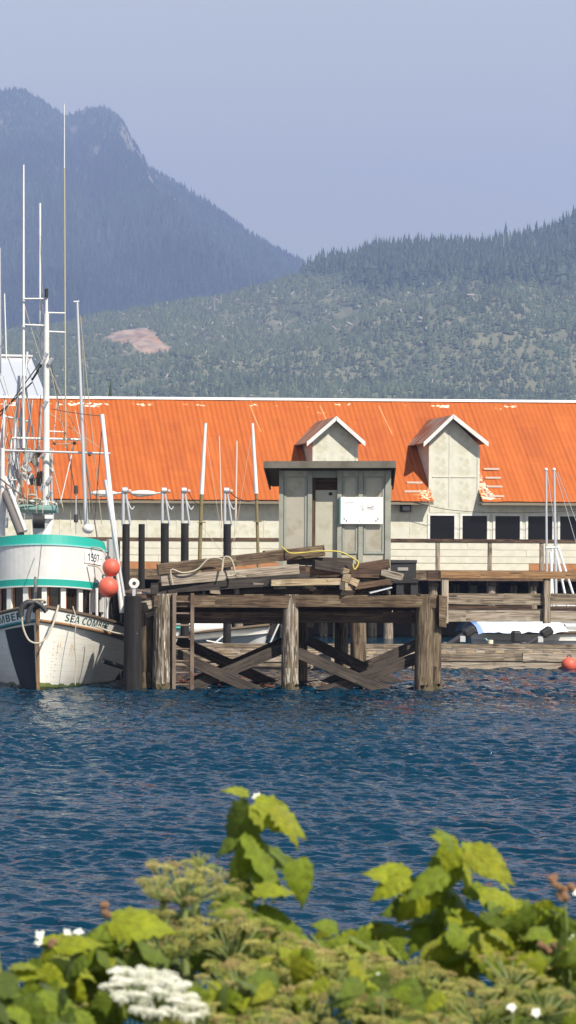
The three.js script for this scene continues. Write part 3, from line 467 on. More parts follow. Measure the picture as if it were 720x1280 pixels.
{ // booth on the dock
  const D = 60.85, base = V(at(418, 700, D).x, deckY + .005, -D), t = thing('booth', 'grey green wooden booth with flat overhanging dark roof on the dock', 'booth', base); t.rotation.y = -.2;
  const X = (px) => at(px, 650, D).x, Y = (py) => at(418, py, D).y, y0 = deckY + .005, yT = Y(588), z = -D;
  const yF = at(418, 577, D - .45).y, yRear = at(418, 604, D + 2.6).y;
  part(t, 'floor', boxAt(X(350), X(487), y0, y0 + .12, z - 2.2, z), WOOD.grey[0]);
  // front: corner posts, mullions, boarded lights, recessed door
  for (const [a, b] of [[349.5, 355], [385, 390.5], [421.5, 427], [447.5, 453], [480, 487]]) part(t, 'post', boxAt(X(a), X(b), y0 + .121, yT, z - .09, z + .02), MAT.boothFrame);
  for (const [a, b] of [[355, 385], [427, 447.5], [453, 480]]) {
    const p = part(t, 'panel', boxAt(X(a) + .002, X(b) - .002, y0 + .122, yT - .002, z - .07, z - .04), MAT.booth);
    const w = X(b) - X(a), fy0 = Y(692), fy1 = Y(595), fx0 = X(a) + .02, fx1 = X(b) - .02;
    part(p, 'frame', merge([boxAt(fx0, fx1, fy1 - .05, fy1, z - .042, z - .01), boxAt(fx0, fx1, fy0, fy0 + .06, z - .042, z - .01), boxAt(fx0, fx0 + .05, fy0 + .061, fy1 - .051, z - .042, z - .012), boxAt(fx1 - .05, fx1, fy0 + .061, fy1 - .051, z - .042, z - .012)]), MAT.boothTrim ??= mat(.34, .36, .33, { map: paintTex(42, [.8, .8, .72], .5) }));
    part(p, 'pane', boxAt(fx0 + .052, fx1 - .052, fy0 + .062, fy1 - .052, z - .039, z - .034), MAT.boothPane ??= phys(.44, .41, .34, { map: paintTex(43, [.8, .77, .68], .7), roughness: .35 }));
  }
  part(t, 'header', boxAt(X(355) + .002, X(480) - .002, Y(597), yT, z - .095, z - .071), MAT.boothFrame);
  const dr = part(t, 'door', boxAt(X(394.5), X(421), y0 + .121, Y(612.5), z - .17, z - .12), MAT.door);
  part(dr, 'knob', new THREE.SphereGeometry(.045, 10, 8).translate(X(413), Y(617), z - .11), MAT.black);
  part(t, 'door_jamb', boxAt(X(390.5), X(394.3), y0 + .121, yT, z - .22, z - .095), WOOD.brown[1]);
  part(t, 'lintel', boxAt(X(394.5), X(421), Y(612), Y(596), z - .34, z - .29), WOOD.brown[1]);
  part(t, 'side_wall', boxAt(X(349.5), X(351), y0 + .121, yT + .0, z - 2.2, z - .092), MAT.boothFrame); part(t, 'side_wall', boxAt(X(485.5), X(487), y0 + .121, yT, z - 2.2, z - .092), MAT.boothFrame);
  part(t, 'rear_wall', boxAt(X(351.2), X(485.3), y0 + .121, yT - .2, z - 2.25, z - 2.16), MAT.boothFrame);
  const xl = at(336, 580, D - .45).x, xr = at(497, 580, D - .45).x, yl = xl + .03, yr2 = xr - .03, roof = part(t, 'roof', prism([V(xl, yF, z + .45), V(xr, yF, z + .45), V(yr2, yRear, z - 2.6), V(yl, yRear, z - 2.6)].map((p) => p), .07), MAT.boothRoof);
  part(roof, 'front_fascia', boxAt(xl - .01, xr + .01, yF - .16, yF + .015, z + .452, z + .49), MAT.fascia);
  for (const [a, b] of [[xl, yl], [xr, yr2]]) part(roof, 'side_fascia', beam(V(a, yF - .08, z + .44), V(b, yRear - .09, z - 2.6), .035, .17), MAT.fascia);
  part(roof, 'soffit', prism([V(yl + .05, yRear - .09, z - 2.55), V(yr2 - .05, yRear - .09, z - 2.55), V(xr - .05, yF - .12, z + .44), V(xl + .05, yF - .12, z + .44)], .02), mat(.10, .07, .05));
  // notice board hung on the booth
  const sg = canvasTex(512, 340, (c, w, h) => {
    c.fillStyle = '#f6f4f2'; c.fillRect(0, 0, w, h); const r = rng(8);
    c.font = 'bold 26px serif'; c.textAlign = 'center'; c.fillStyle = 'rgba(190,120,130,.55)'; c.strokeStyle = 'rgba(200,140,150,.5)'; c.lineWidth = 3; for (const [a, b] of [[60, 150], [170, 220], [240, 330], [350, 440]]) { c.beginPath(); c.moveTo(a, 40); for (let x = a; x < b; x += 8) c.lineTo(x, 28 + r() * 18); c.stroke(); }
    c.strokeStyle = 'rgba(110,105,115,.75)'; c.lineWidth = 3; for (let k = 0; k < 3; k++) { c.beginPath(); c.moveTo(48, 82 - k * 5); for (let x = 48; x < 180; x += 12) c.lineTo(x, 82 - k * 5 - (x - 48) * .12 + (r() - .5) * 8); c.stroke(); }
    c.strokeStyle = 'rgba(80,78,86,.6)'; for (let k = 0; k < 26; k++) { c.lineWidth = 1.5 + r() * 2; c.beginPath(); const x = 200 + r() * 190, y = 110 + r() * 60; c.moveTo(x, y); c.quadraticCurveTo(x + 20, y - 26 * r(), x + 40 + 24 * r(), y + 10 * r()); c.stroke(); }
    c.fillStyle = 'rgba(70,60,62,.9)'; c.beginPath(); c.arc(268, 162, 8, 0, 7); c.fill(); c.fillStyle = 'rgba(90,88,96,.45)'; for (let k = 0; k < 9; k++) { c.beginPath(); c.ellipse(330 + k * 9, 118 + r() * 26, 12, 6, 0, 0, 7); c.fill(); }
    c.fillStyle = 'rgba(200,150,155,.5)'; for (let k = 0; k < 22; k++) c.fillRect(60 + k * 18, 232 + r() * 4, 11, 5);
    c.font = 'bold 36px sans-serif'; c.fillStyle = 'rgba(120,130,140,.6)'; c.fillText('&', w / 2 - 30, 316); c.strokeStyle = 'rgba(130,138,150,.55)'; for (const [a, b] of [[118, 205], [262, 420]]) { c.lineWidth = 4; c.beginPath(); c.moveTo(a, 312); for (let x = a; x < b; x += 9) c.lineTo(x, 296 + r() * 20); c.stroke(); }
    c.fillStyle = '#1d2a36'; for (const [x, y, s] of [[38, 282, 1], [66, 306, 1], [432, 306, -1], [456, 284, -1]]) { c.beginPath(); c.ellipse(x, y, 6, 15, -.3 * s, 0, 7); c.fill(); c.beginPath(); c.arc(x + 6 * s, y - 14, 5, 0, 7); c.fill(); }
  });
  const p = at(426.5, 655, D - .1), q = at(478.5, 621.5, D - .1), s = thing('notice_sign', 'white notice board with faint drawing hung on the booth', 'sign', base.clone()); s.rotation.y = -.2;
  part(s, 'board', boxAt(p.x, q.x, p.y, q.y, -D + .035, -D + .07), MAT.white);
  const face = new THREE.PlaneGeometry(q.x - p.x - .02, q.y - p.y - .02).translate((p.x + q.x) / 2, (p.y + q.y) / 2, -D + .074); part(s, 'printed_face', face, new THREE.MeshStandardMaterial({ map: sg, roughness: .6 }));
  part(s, 'edge_strip', boxAt(p.x - .035, p.x - .003, p.y - .01, q.y + .01, -D + .03, -D + .075), MAT.tealDark);
}
{ // timbers, debris and ropes heaped on the dock before the booth
  const g = 'timbers heaped on the dock', tim = (a, b, D, D2, w, h, m, label, name = 'timber') => single(name, label, 'timber', beam(at(a[0], a[1], D), at(b[0], b[1], D2), w, h, .02), m, g);
  tim([197, 712], [404, 688], 60.0, 60.35, .24, .27, WOOD.brown[0], 'long brown timber lying topmost on the heap below the booth');
  tim([200, 726], [372, 711], 59.95, 60.2, .26, .25, WOOD.grey[0], 'long pale grey timber second from the top of the heap');
  tim([189, 736], [386, 723], 60.05, 60.1, .26, .27, WOOD.dark[0], 'long blackish timber under the pale grey one');
  tim([355, 713], [478, 716], 60.3, 60.3, .25, .25, WOOD.brown[1], 'reddish brown timber below the booth doorway');
  tim([338, 728], [432, 726], 59.9, 60.0, .2, .17, WOOD.pale[0], 'short light timber low in the heap below the door');
  tim([205, 738.5], [470, 738.5], 60.5, 60.5, .3, .2, WOOD.dark[1], 'dark sleeper lying flat on the deck under the heap');
  tim([392, 705], [492, 722], 60.1, 60.5, .2, .2, WOOD.dark[1], 'dark timber slanting down to the right under the notice board');
  tim([440, 734], [488, 727], 60.0, 60.0, .16, .14, WOOD.brown[1], 'short brown offcut at the right end of the heap');
  tim([330, 692], [399, 686], 60.32, 60.42, .2, .13, WOOD.grey[1], 'grey plank laid across the top of the heap at the booth corner');
  tim([200, 731], [246, 728], 60.6, 60.6, .25, .2, WOOD.grey[1], 'short grey block wedged between timbers at the left end of the heap');
  tim([436, 712], [486, 704], 60.55, 60.55, .3, .2, WOOD.brown[1], 'brown timber end against the booth wall under the notice board');
  tim([360, 701], [440, 703], 60.5, 60.5, .22, .2, WOOD.dark[1], 'dark timber lying along the booth door sill');
  // blocks
  [[434, 722, .2, .2, 'small tan wood block on top of the splintered stack'], [441, 727, .24, .18, 'tan wood block in the middle of the splintered stack'], [433, 733, .26, .2, 'tan wood block at the bottom of the splintered stack'], [430, 714, .16, .12, 'splinter of tan wood leaning on the blocks']].forEach(([px, py, w, h, label], i) => { const p = at(px, py, 59.9); single('wood_block', label, 'wood block', box(w, h, .22, .03).rotateZ(rr(-.4, .4)).rotateY(rr(-.6, .6)).translate(p.x, p.y, p.z), WOOD.pale[0], 'tan blocks on the dock'); });
  const NTH = ['leftmost', 'second', 'third', 'fourth', 'fifth', 'sixth', 'seventh', 'eighth', 'ninth', 'tenth', 'eleventh', 'twelfth', 'thirteenth', 'fourteenth', 'fifteenth', 'rightmost'];
  for (let k = 0; k < 16; k++) { const p = at(349 + k * 8.8 + rr(-3, 3), rr(712, 740), rr(60.1, 60.5)); single('scrap_piece', (k && k < 15 ? NTH[k] + ' from left' : NTH[k]) + ' of the small dark wood scraps below the booth', 'scrap wood', box(rr(.12, .5), rr(.05, .14), rr(.1, .3), .03).rotateZ(rr(-.5, .5)).rotateY(rr(-.8, .8)).translate(p.x, p.y, p.z), pick([...WOOD.dark, WOOD.brown[1]]), 'wood scraps in the heap'); }
  for (let k = 0; k < 6; k++) { const px = [214, 268, 322, 385, 300, 350][k], p = at(px, [740, 739, 731, 733, 718, 733][k], 60.1); single('spacer_block', ['pale packing block leftmost under the timber stack', 'pale packing block second from left under the stack', 'pale packing block under the middle of the dark timber', 'pale packing block under the right end of the dark timber', 'pale packing block between the two upper long timbers', 'pale packing block below the booth corner in the stack'][k], 'wood block', box(.24, .12, .3, .02).translate(p.x, p.y, p.z), WOOD.grey[k % 2], 'packing blocks between timbers'); }
  { const a = at(487, 723, 60.6), b = at(520, 701, 60.6); const t = thing('black_crate', 'black plastic crate beside the booth at the right dock end', 'crate', V((a.x + b.x) / 2, a.y, -60.9)); part(t, 'body', boxAt(a.x, b.x, a.y, b.y, -61.2, -60.6, .02), MAT.black); part(t, 'rim', merge([boxAt(a.x - .02, b.x + .02, b.y - .05, b.y + .02, -60.6, -60.57), boxAt(a.x - .02, b.x + .02, b.y - .05, b.y + .02, -61.23, -61.2)]), MAT.darkMetal); part(t, 'hand_hole', boxAt(a.x + .2, b.x - .2, a.y + .2, a.y + .28, -60.6, -60.585), mat(.3, .28, .26)); }
  { const a = at(478, 743, 60.4), b = at(523, 724, 60.4); const t = thing('black_pallet', 'black plastic pallet flat under the black crate', 'pallet', V((a.x + b.x) / 2, a.y, -60.8)); part(t, 'top_deck', boxAt(a.x, b.x, b.y - .1, b.y, -61.3, -60.4, .01), MAT.black); for (let k = 0; k < 3; k++) { const x = lerp(a.x, b.x - .18, k / 2); part(t, 'foot', boxAt(x, x + .18, a.y, b.y - .102, -61.25, -60.45), MAT.black); } }
  single('metal_scrap', 'bright bent strip of metal lying beside the black pallet', 'scrap metal', beam(at(462, 741, 59.95), at(489, 734, 59.95), .18, .03, .02), MAT.galv);
  single('plank_end', 'pale grey plank end poking out before the black crate', 'plank', beam(at(478, 716, 60.2), at(503, 722, 59.9), .2, .14, .02), WOOD.grey[0]);
  single('yellow_hose', 'yellow hose draped over the timber heap in front of booth', 'hose', rope([at(352, 683, 60.3), at(362, 691, 60.0), at(378, 691, 60.1), at(400, 689, 59.95), at(425, 690, 60.0), at(440, 697, 59.95), at(448, 703, 59.9), at(443, 712, 59.85), at(441, 705, 59.85)], .018, 60, 6), MAT.yellow);
  single('mooring_rope', 'pale rope looped twice around the long timbers at left', 'rope', rope([at(216, 731, 59.75), at(214, 712, 59.75), at(228, 716, 59.75), at(246, 712, 59.78), at(262, 698, 59.75), at(278, 700, 59.78), at(277, 716, 59.7), at(281, 696, 59.75), at(288, 698, 59.7), at(293, 718, 59.7), at(284, 720, 59.7)], .022, 80, 6), MAT.rope);
  single('tyre', 'old grey tyre lying under the heap seen edge on', 'tyre', new THREE.TorusGeometry(.24, .07, 8, 24).translate(...at(284, 741, 60.25).toArray()), mat(.16, .16, .16));
  single('tyre', 'smaller grey hoop left of the old tyre under the heap', 'tyre', new THREE.TorusGeometry(.18, .05, 8, 24).translate(...at(264, 742, 60.25).toArray()), mat(.22, .22, .21));
  { const p = at(167.5, 729, 60.2), t = thing('hose_reel', 'small white reel at the dock corner beside the boat', 'reel', V(p.x, p.y, p.z)); own(t, 'disc', new THREE.CylinderGeometry(.13, .13, .1, 18).rotateX(Math.PI / 2), MAT.white); own(t, 'hub', new THREE.CylinderGeometry(.045, .045, .12, 12).rotateX(Math.PI / 2), MAT.darkMetal); own(t, 'stand', boxAt(-.04, .04, -.5, -.1, -.03, .03), MAT.galv); }
}
{ // walkway with plank railing at the right
  const D = 63, t = thing('walkway', 'plank walkway with weathered board railing to the right of the dock', 'walkway', V(at(640, 780, D).x, at(640, 780, D).y, -D - .8));
  const xa = at(549, 740, D).x, xb = at(800, 740, D).x, P = (py) => at(640, py, D).y;
  for (const [px, i] of [[555, 0], [682.5, 1], [812, 2]]) { const x = at(px, 740, D).x; part(t, 'post', boxAt(x - .085, x + .085, P(779), P(717), -D + .02, -D + .14, .008), WOOD.grey[i % 2]); }
  part(t, 'top_rail', boxAt(xa, xb, P(723), P(714), -D - .12, -D + .18, .008), WOOD.rail[0]);
  for (const [a, b] of [[558, 679], [686, 808]]) { const u = at(a, 740, D).x, v = at(b, 740, D).x;
    part(t, 'rail_board', boxAt(u, v, P(756), P(742), -D - .05, -D + .01, .012), WOOD.grey[1]);
    part(t, 'rail_board', boxAt(u, v - .3 * (a < 600), P(761.5), P(757.5), -D - .06, -D + .0, .015), WOOD.brown[1]);
    part(t, 'kick_board', boxAt(u, v, P(777), P(763), -D - .05, -D + .012, .012), WOOD.grey[0]); }
  for (let x = xa, i = 0; x < xb; x += .26, i++) part(t, 'deck_plank', boxAt(x + .004, x + .256, P(765), P(763) + .005 * (i % 2), -D - 1.7, -D - .07), WOOD.brown[i % 2]);
  for (const z of [-D - .3, -D - 1.5]) part(t, 'stringer', boxAt(xa, xb, P(776), P(765.5), z - .12, z), WOOD.brown[1]);
  for (const px of [762, 830]) part(t, 'pile', bar(V(at(px, 740, D + 1).x, -1.5, -D - 1), V(at(px, 740, D + 1).x, P(767), -D - 1), .17, .15, 10, .05, 4), WOOD.pile[1]);
}

// ---------------------------------------------------------------- boats
// a lofted hull in its own metres: bow at z = 0 pointing to +z, waterline at y = 0
function hullShape(o) {
  const { L, B, keel = .6, rake = .5, full = .75, hollow = 1.5 } = o, sheer = o.sheer;
  const half = (u) => B * Math.pow(Math.sin(Math.min(u / .5, 1) * Math.PI / 2), full) * (u > .6 ? 1 - .18 * ((u - .6) / .4) ** 2 : 1);
  const pt = (u, v, s) => { const k = lerp(hollow, .30, smooth(0, .45, u)), w = half(u) * Math.pow(Math.max(v, 0), k); return V(s * Math.max(w, u === 0 ? .035 : 0), -keel + (sheer(u) + keel) * v, -u * L + rake * (v - 1) * -0 + rake * (v - 1) * Math.pow(1 - u, 3)); };
  const grid = (s, v0, v1, M_, out = 0, u0 = 0, u1 = 1, N = 40) => {
    const pos = [], uv = [], idx = []; let len = 0, last = null;
    for (let i = 0; i <= N; i++) {
      const u = lerp(u0, u1, Math.pow(i / N, 1.5)), top = pt(u, 1, s); if (last) len += top.distanceTo(last); last = top;
      for (let j = 0; j <= M_; j++) { const v = lerp(v0, v1, j / M_), p = pt(u, v, s); pos.push(p.x + s * out, p.y, p.z + out * .4); uv.push(len, v); if (i < N && j < M_) { const a = i * (M_ + 1) + j, b = a + M_ + 1; s > 0 ? idx.push(a, b, a + 1, b, b + 1, a + 1) : idx.push(a, a + 1, b, b, a + 1, b + 1); } }
    }
    const g = new THREE.BufferGeometry(); g.setAttribute('position', new THREE.Float32BufferAttribute(pos, 3)); g.setAttribute('uv', new THREE.Float32BufferAttribute(uv, 2)); g.setIndex(idx); g.computeVertexNormals(); return g;
  };
  const edge = (s, v, out, n = 40) => Array.from({ length: n + 1 }, (_, i) => { const p = pt(Math.pow(i / n, 1.5), v, s); return V(p.x + s * out, p.y, p.z + out * .4); });
  const deck = (drop, N = 20) => { const pos = [], idx = []; for (let i = 0; i <= N; i++) { const u = i / N, a = pt(u, 1, 1); pos.push(a.x, a.y - drop, a.z, -a.x, a.y - drop, a.z); if (i < N) idx.push(2 * i, 2 * i + 1, 2 * i + 2, 2 * i + 1, 2 * i + 3, 2 * i + 2); } const g = new THREE.BufferGeometry(); g.setAttribute('position', new THREE.Float32BufferAttribute(pos, 3)); g.setAttribute('uv', new THREE.Float32BufferAttribute(new Array(pos.length / 3 * 2).fill(0), 2)); g.setIndex(idx); g.computeVertexNormals(); return g; };
  const transom = () => { const pts = []; for (let j = 0; j <= 8; j++) pts.push(pt(1, j / 8, 1)); for (let j = 8; j >= 0; j--) pts.push(pt(1, j / 8, -1)); const pos = [], idx = []; pts.forEach((p) => pos.push(p.x, p.y, p.z)); for (let i = 1; i < pts.length - 1; i++) idx.push(0, i, i + 1); const g = new THREE.BufferGeometry(); g.setAttribute('position', new THREE.Float32BufferAttribute(pos, 3)); g.setAttribute('uv', new THREE.Float32BufferAttribute(new Array(pts.length * 2).fill(0), 2)); g.setIndex(idx); g.computeVertexNormals(); return g; };
  return { pt, grid, edge, deck, transom };
}
{ // the fishing boat
  const base = at(46.5, 860, 59); base.y = 0; const YAW = -.14, t = thing('fishing_boat', 'white and teal wooden fishing boat moored bow on at the left', 'boat', base); t.rotation.y = YAW;
  const bl = (px, py, D) => at(px, py, D).sub(base).applyAxisAngle(V(0, 1, 0), -YAW);       // photo bearing and distance to boat metres
  const H = hullShape({ L: 13, B: 2.25, keel: .7, rake: .55, full: .62, hollow: .55, sheer: (u) => 2.08 - 1.0 * Math.min(1, u / .6) ** .8 });
  // hull paint: white, with rust runs from fastenings and green growth at the waterline
  const hullTex = canvasTex(1024, 512, (c, w, h) => {
    c.fillStyle = '#f0ede4'; c.fillRect(0, 0, w, h); const r = rng(12);
    for (let i = 0; i < 500; i++) { c.fillStyle = `rgba(${[[150, 140, 110], [120, 110, 90], [255, 255, 250]][i % 3]},${.05 * r()})`; c.fillRect(r() * w, r() * h, 10 + r() * 70, 6 + r() * 30); }
    const run = (x, y, l, a) => { for (let k = 0; k < l; k++) { c.fillStyle = `rgba(${150 + 40 * r() | 0},${96 + 30 * r() | 0},40,${a * (1 - k / l)})`; c.fillRect(x + (r() - .5) * 2, y + k, 1.5 + 2 * r(), 1.5); } };
    for (let i = 0; i < 20; i++) run(r() * w * .5, h * (.22 + .4 * r()), 25 + 50 * r(), .22);
    for (const [x, l] of [[100, 150], [106, 120], [113, 160], [52, 130], [60, 60], [150, 50]]) run(x, h * .30, l * .6, .45);
    for (let k = 0; k < 12; k++) { c.fillStyle = 'rgba(110,70,30,.7)'; c.fillRect(38 + (k % 2) * 14, h * .3 + k * 15, 4, 3); }
    const wl = h * (1 - .7 / 2.6); for (let x = 0; x < w; x += 2) { const q = 12 + 14 * noise(x * .03, 1, 3) + 8 * noise(x * .2, 2, 4); c.fillStyle = 'rgba(88,104,40,.85)'; c.fillRect(x, wl - q, 2, 600); c.fillStyle = 'rgba(60,62,34,.9)'; c.fillRect(x, wl - q * .35, 2, 600); }
    c.strokeStyle = 'rgba(120,112,96,.35)'; c.lineWidth = 1; for (let j = 0; j < 14; j++) { c.beginPath(); c.moveTo(0, j * 28 + 120); c.lineTo(w, j * 28 + 110); c.stroke(); }
  });
  hullTex.repeat.set(1 / 14, 1); const hullMat = new THREE.MeshStandardMaterial({ map: hullTex, roughness: .45 });
  own(t, 'hull', merge([H.grid(1, 0, .885, 18), H.grid(-1, 0, .885, 18), H.transom()]), hullMat);
  own(t, 'deck', H.deck(.35), mat(.30, .29, .26));
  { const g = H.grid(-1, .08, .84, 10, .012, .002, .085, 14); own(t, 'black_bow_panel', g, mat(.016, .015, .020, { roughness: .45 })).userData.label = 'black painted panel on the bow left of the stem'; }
  const nameTex = (right) => canvasTex(2048, 160, (c, w, h) => {
    c.fillStyle = '#ecebe6'; c.fillRect(0, 0, w, h); c.fillStyle = '#14473f'; c.font = 'bold 122px sans-serif'; c.textBaseline = 'middle'; c.save();
    if (right) { c.translate(330, 86); c.transform(1, 0, -.12, 1, 0, 0); c.scale(1.25, 1.08); c.textAlign = 'left'; } else { c.translate(w - 170, 86); c.scale(1.55, 1.08); c.textAlign = 'right'; }
    c.fillText('SEA COMBER', 0, 0); c.restore();
  });
  const textLen = 5.2;
  for (const s of [1, -1]) {
    const g = H.grid(s, .885, 1, 3, .02), uv = g.attributes.uv; for (let i = 0; i < uv.count; i++) uv.setXY(i, s > 0 ? Math.min(.999, uv.getX(i) / textLen) : Math.max(.001, 1 - uv.getX(i) / textLen), (uv.getY(i) - .885) / .115);
    const tx = nameTex(s > 0); tx.wrapS = tx.wrapT = THREE.ClampToEdgeWrapping;
    const b = own(t, 'name_band', g, new THREE.MeshStandardMaterial({ map: tx, roughness: .45 })); b.userData.label = 'white bulwark band lettered SEA COMBER in dark green';
    own(t, 'rub_rail', rope(H.edge(s, .875, .035), .042, 60, 6), s > 0 ? WOOD.rail[0] : MAT.tealDark);
    own(t, 'cap_rail', rope(H.edge(s, 1.005, .0), .05, 60, 6), WOOD.brown[0]);
    own(t, 'inner_bulwark', H.grid(s, .80, 1, 3, -.06), MAT.white);
  }
  { const pts = Array.from({ length: 9 }, (_, j) => H.pt(0, lerp(.22, 1.03, j / 8), 1)); own(t, 'stem', merge(pts.slice(1).map((p, i) => beam(V(0, pts[i].y, pts[i].z + .03), V(0, p.y + .02, p.z + .03), .075, .12))), WOOD.rail[0]); }
  // wheelhouse: curved front with windows, flying bridge above
  const C = bl(57, 740, 62.9); C.y = 0; const wy0 = 1.75, wy1 = bl(57, 729, 61.4).y, py0 = bl(57, 731, 61.2).y, py1 = bl(57, 668, 61.2).y, RW = 1.55, RB = 1.66;
  const arc = (r, y0, y1, a0 = -1.25, a1 = 1.25, th = .06, n = 28, slant = 0) => { const pos = [], idx = [], uv = []; for (let i = 0; i <= n; i++) { const a = lerp(a0, a1, i / n); [[r, y0], [r + slant, y1], [r + slant - th, y1], [r - th, y0]].forEach(([q, y], k) => { const f = 1 - .28 * (1 - Math.cos(a)); pos.push(C.x + Math.sin(a) * q, y - .24 * (1 - Math.cos(a)), C.z + Math.cos(a) * q * f); uv.push(a * r, y); }); if (i < n) for (let k = 0; k < 4; k++) { const p = i * 4 + k, q = i * 4 + (k + 1) % 4; idx.push(p, p + 4, q, q, p + 4, q + 4); } } const g = new THREE.BufferGeometry(); g.setAttribute('position', new THREE.Float32BufferAttribute(pos, 3)); g.setAttribute('uv', new THREE.Float32BufferAttribute(uv, 2)); g.setIndex(idx); return flat(g.toNonIndexed()); };
  const wh = new THREE.Group(); wh.name = 'wheelhouse'; t.add(wh);
  own(wh, 'lower_wall', arc(RW, .9, wy0 + .12), MAT.white); own(wh, 'window_head', arc(RW, wy1 - .02, py0 - .03), MAT.white);
  own(wh, 'interior', arc(RW - .9, 1, wy1), mat(.06, .035, .02));
  const posts = [-1.25, -.93, -.62, -.31, .0, .31, .62, .93, 1.25].map((a) => a + .05);
  for (const a of posts) { const f = 1 - .28 * (1 - Math.cos(a)), g = boxAt(-.065, .065, wy0 + .12, wy1 - .02, -.05, .04).rotateY(a).translate(C.x + Math.sin(a) * RW, 0, C.z + Math.cos(a) * RW * f); own(wh, 'window_post', g, MAT.white); }
  for (let i = 0; i < posts.length - 1; i++) {
    const w = own(wh, 'window', arc(RW - .08, wy0 + .12, wy1 - .02, posts[i] + .04, posts[i + 1] - .04, .012, 4), MAT.cabGlass ??= phys(.02, .014, .01, { roughness: .05 }));
    own(wh, 'window_sash', merge([arc(RW - .06, wy0 + .121, wy0 + .17, posts[i] + .045, posts[i + 1] - .045, .03, 3), arc(RW - .06, wy0 + .17, wy1 - .03, posts[i] + .045, posts[i] + .08, .03, 1)]), mat(.24, .09, .035, { roughness: .5 }));
  }
  own(wh, 'roof', arc(RB + .02, py0 - .06, py0 - .02, -1.25, 1.25, 1.6), MAT.white);
  for (const s of [-1, 1]) own(wh, 'side_wall', boxAt(s * 1.5 - .04 + C.x, s * 1.5 + .04 + C.x, .9, py0 - .07, C.z - 3.4, C.z + .25), MAT.white);
  own(wh, 'roof_aft', boxAt(C.x - 1.58, C.x + 1.58, py0 - .06, py0 - .02, C.z - 3.4, C.z + .1), MAT.white);
  const fb = new THREE.Group(); fb.name = 'flying_bridge'; t.add(fb);
  own(fb, 'bulwark', arc(RB - .02, py0, py1 - .24, -1.35, 1.35, .05, 32, .03), MAT.white);
  own(fb, 'teal_stripe', arc(RB + .015, py0 - .018, py0 + .15, -1.35, 1.35, .06, 32), MAT.teal);
  own(fb, 'white_bead', arc(RB + .04, py0 - .045, py0 - .02, -1.35, 1.35, .06, 32), MAT.white);
  own(fb, 'top_bead', arc(RB + .035, py1 - .27, py1 - .238, -1.35, 1.35, .06, 32), MAT.tealBead ??= mat(.25, .55, .55));
  own(fb, 'teal_windscreen', arc(RB - .02, py1 - .235, py1, -1.35, 1.35, .03, 32, -.06), MAT.teal);
  for (const s of [-1, 1]) own(fb, 'side_bulwark', boxAt(C.x + s * 1.63 - .03, C.x + s * 1.63 + .03, py0 - .02, py1 - .1, C.z - 2.4, C.z + .28), MAT.white);
  { const nt = canvasTex(256, 96, (c) => { c.fillStyle = '#e7e7e5'; c.fillRect(0, 0, 256, 96); c.fillStyle = '#3a4248'; c.font = 'bold 84px sans-serif'; c.textAlign = 'center'; c.textBaseline = 'middle'; c.fillText('1597', 128, 50); }); nt.wrapS = nt.wrapT = THREE.ClampToEdgeWrapping;
    const a0 = .70, a1 = 1.08, y0 = py1 - .66, y1 = py1 - .34, g = arc(RB + .02, y0, y1, a0, a1, .004, 6), uv = g.attributes.uv; for (let i = 0; i < uv.count; i++) uv.setXY(i, (uv.getX(i) / (RB + .02) - a0) / (a1 - a0), (uv.getY(i) - y0) / (y1 - y0)); own(fb, 'number_plate', g, new THREE.MeshStandardMaterial({ map: nt, roughness: .5 })); }
  // mast, poles, booms, aerials
  const pole = (name, a, b, Da, Db, r0, r1, m = MAT.white, seg = 8) => own(t, name, bar(bl(a[0], a[1], Da), bl(b[0], b[1], Db), r0, r1, seg), m);
  const mast = pole('mast', [57.5, 735], [58, 392], 63.5, 63.5, .12, .07);
  own(mast, 'mast_top', bar(bl(58, 394, 63.5), bl(58, 366, 63.5), .045, .04, 7), MAT.white); own(mast, 'mast_light', bar(bl(58, 372, 63.45), bl(58, 361, 63.45), .05, .05, 7), MAT.black);
  for (const [px, py, r] of [[57, 445, .11], [54, 452, .1], [63, 452, .1], [57, 505, .1], [62, 600, .12], [53, 610, .12], [62, 618, .1], [54, 570, .1]]) own(mast, 'fitting', bar(bl(px - 2, py + 3, 63.4), bl(px + 2, py - 4, 63.35), r * .6, r * .5, 6), MAT.galv);
  pole('antenna', [29.5, 560], [29.5, 206], 63.6, 63.6, .04, .022, MAT.whiteMetal); pole('antenna', [50, 470], [50, 254], 63.7, 63.7, .028, .02, MAT.whiteMetal); pole('antenna', [82, 560], [80.5, 210], 63.5, 63.5, .022, .018, MAT.antY ??= mat(.42, .40, .28)); pole('antenna_tip', [80.5, 210], [80.5, 130], 63.5, 63.5, .014, .010, MAT.whiteMetal);
  pole('antenna', [8, 450], [5.5, 367], 64.2, 64.2, .02, .018, MAT.whiteMetal); pole('antenna', [.5, 470], [0, 310], 64.5, 64.5, .03, .02, MAT.galv); pole('antenna', [50, 254], [50, 296], 63.7, 63.7, .03, .03, MAT.white);
  for (const [a, b, m] of [[[29, 373.5], [58, 373.5], 0], [[31, 406], [57, 407], 0], [[58, 391], [82, 391.5], 0], [[60, 414.5], [82, 415.5], 0]]) pole('aerial_arm', a, b, 63.5, 63.5, .024, .024, MAT.white, 6);
  pole('crosstree', [15, 547.5], [103, 549.5], 63.6, 63.6, .032, .032, MAT.white); pole('crosstree', [-30, 562], [138, 567], 63.3, 63.1, .03, .03, MAT.galv); pole('crosstree', [60, 539], [80, 540], 63.5, 63.5, .02, .02, MAT.white);
  pole('steel_pole', [108, 663], [96.5, 378], 62.9, 63.2, .06, .032, MAT.galv); pole('pole_tip', [92, 377.5], [99, 377], 63.2, 63.2, .03, .03, MAT.galv, 6);
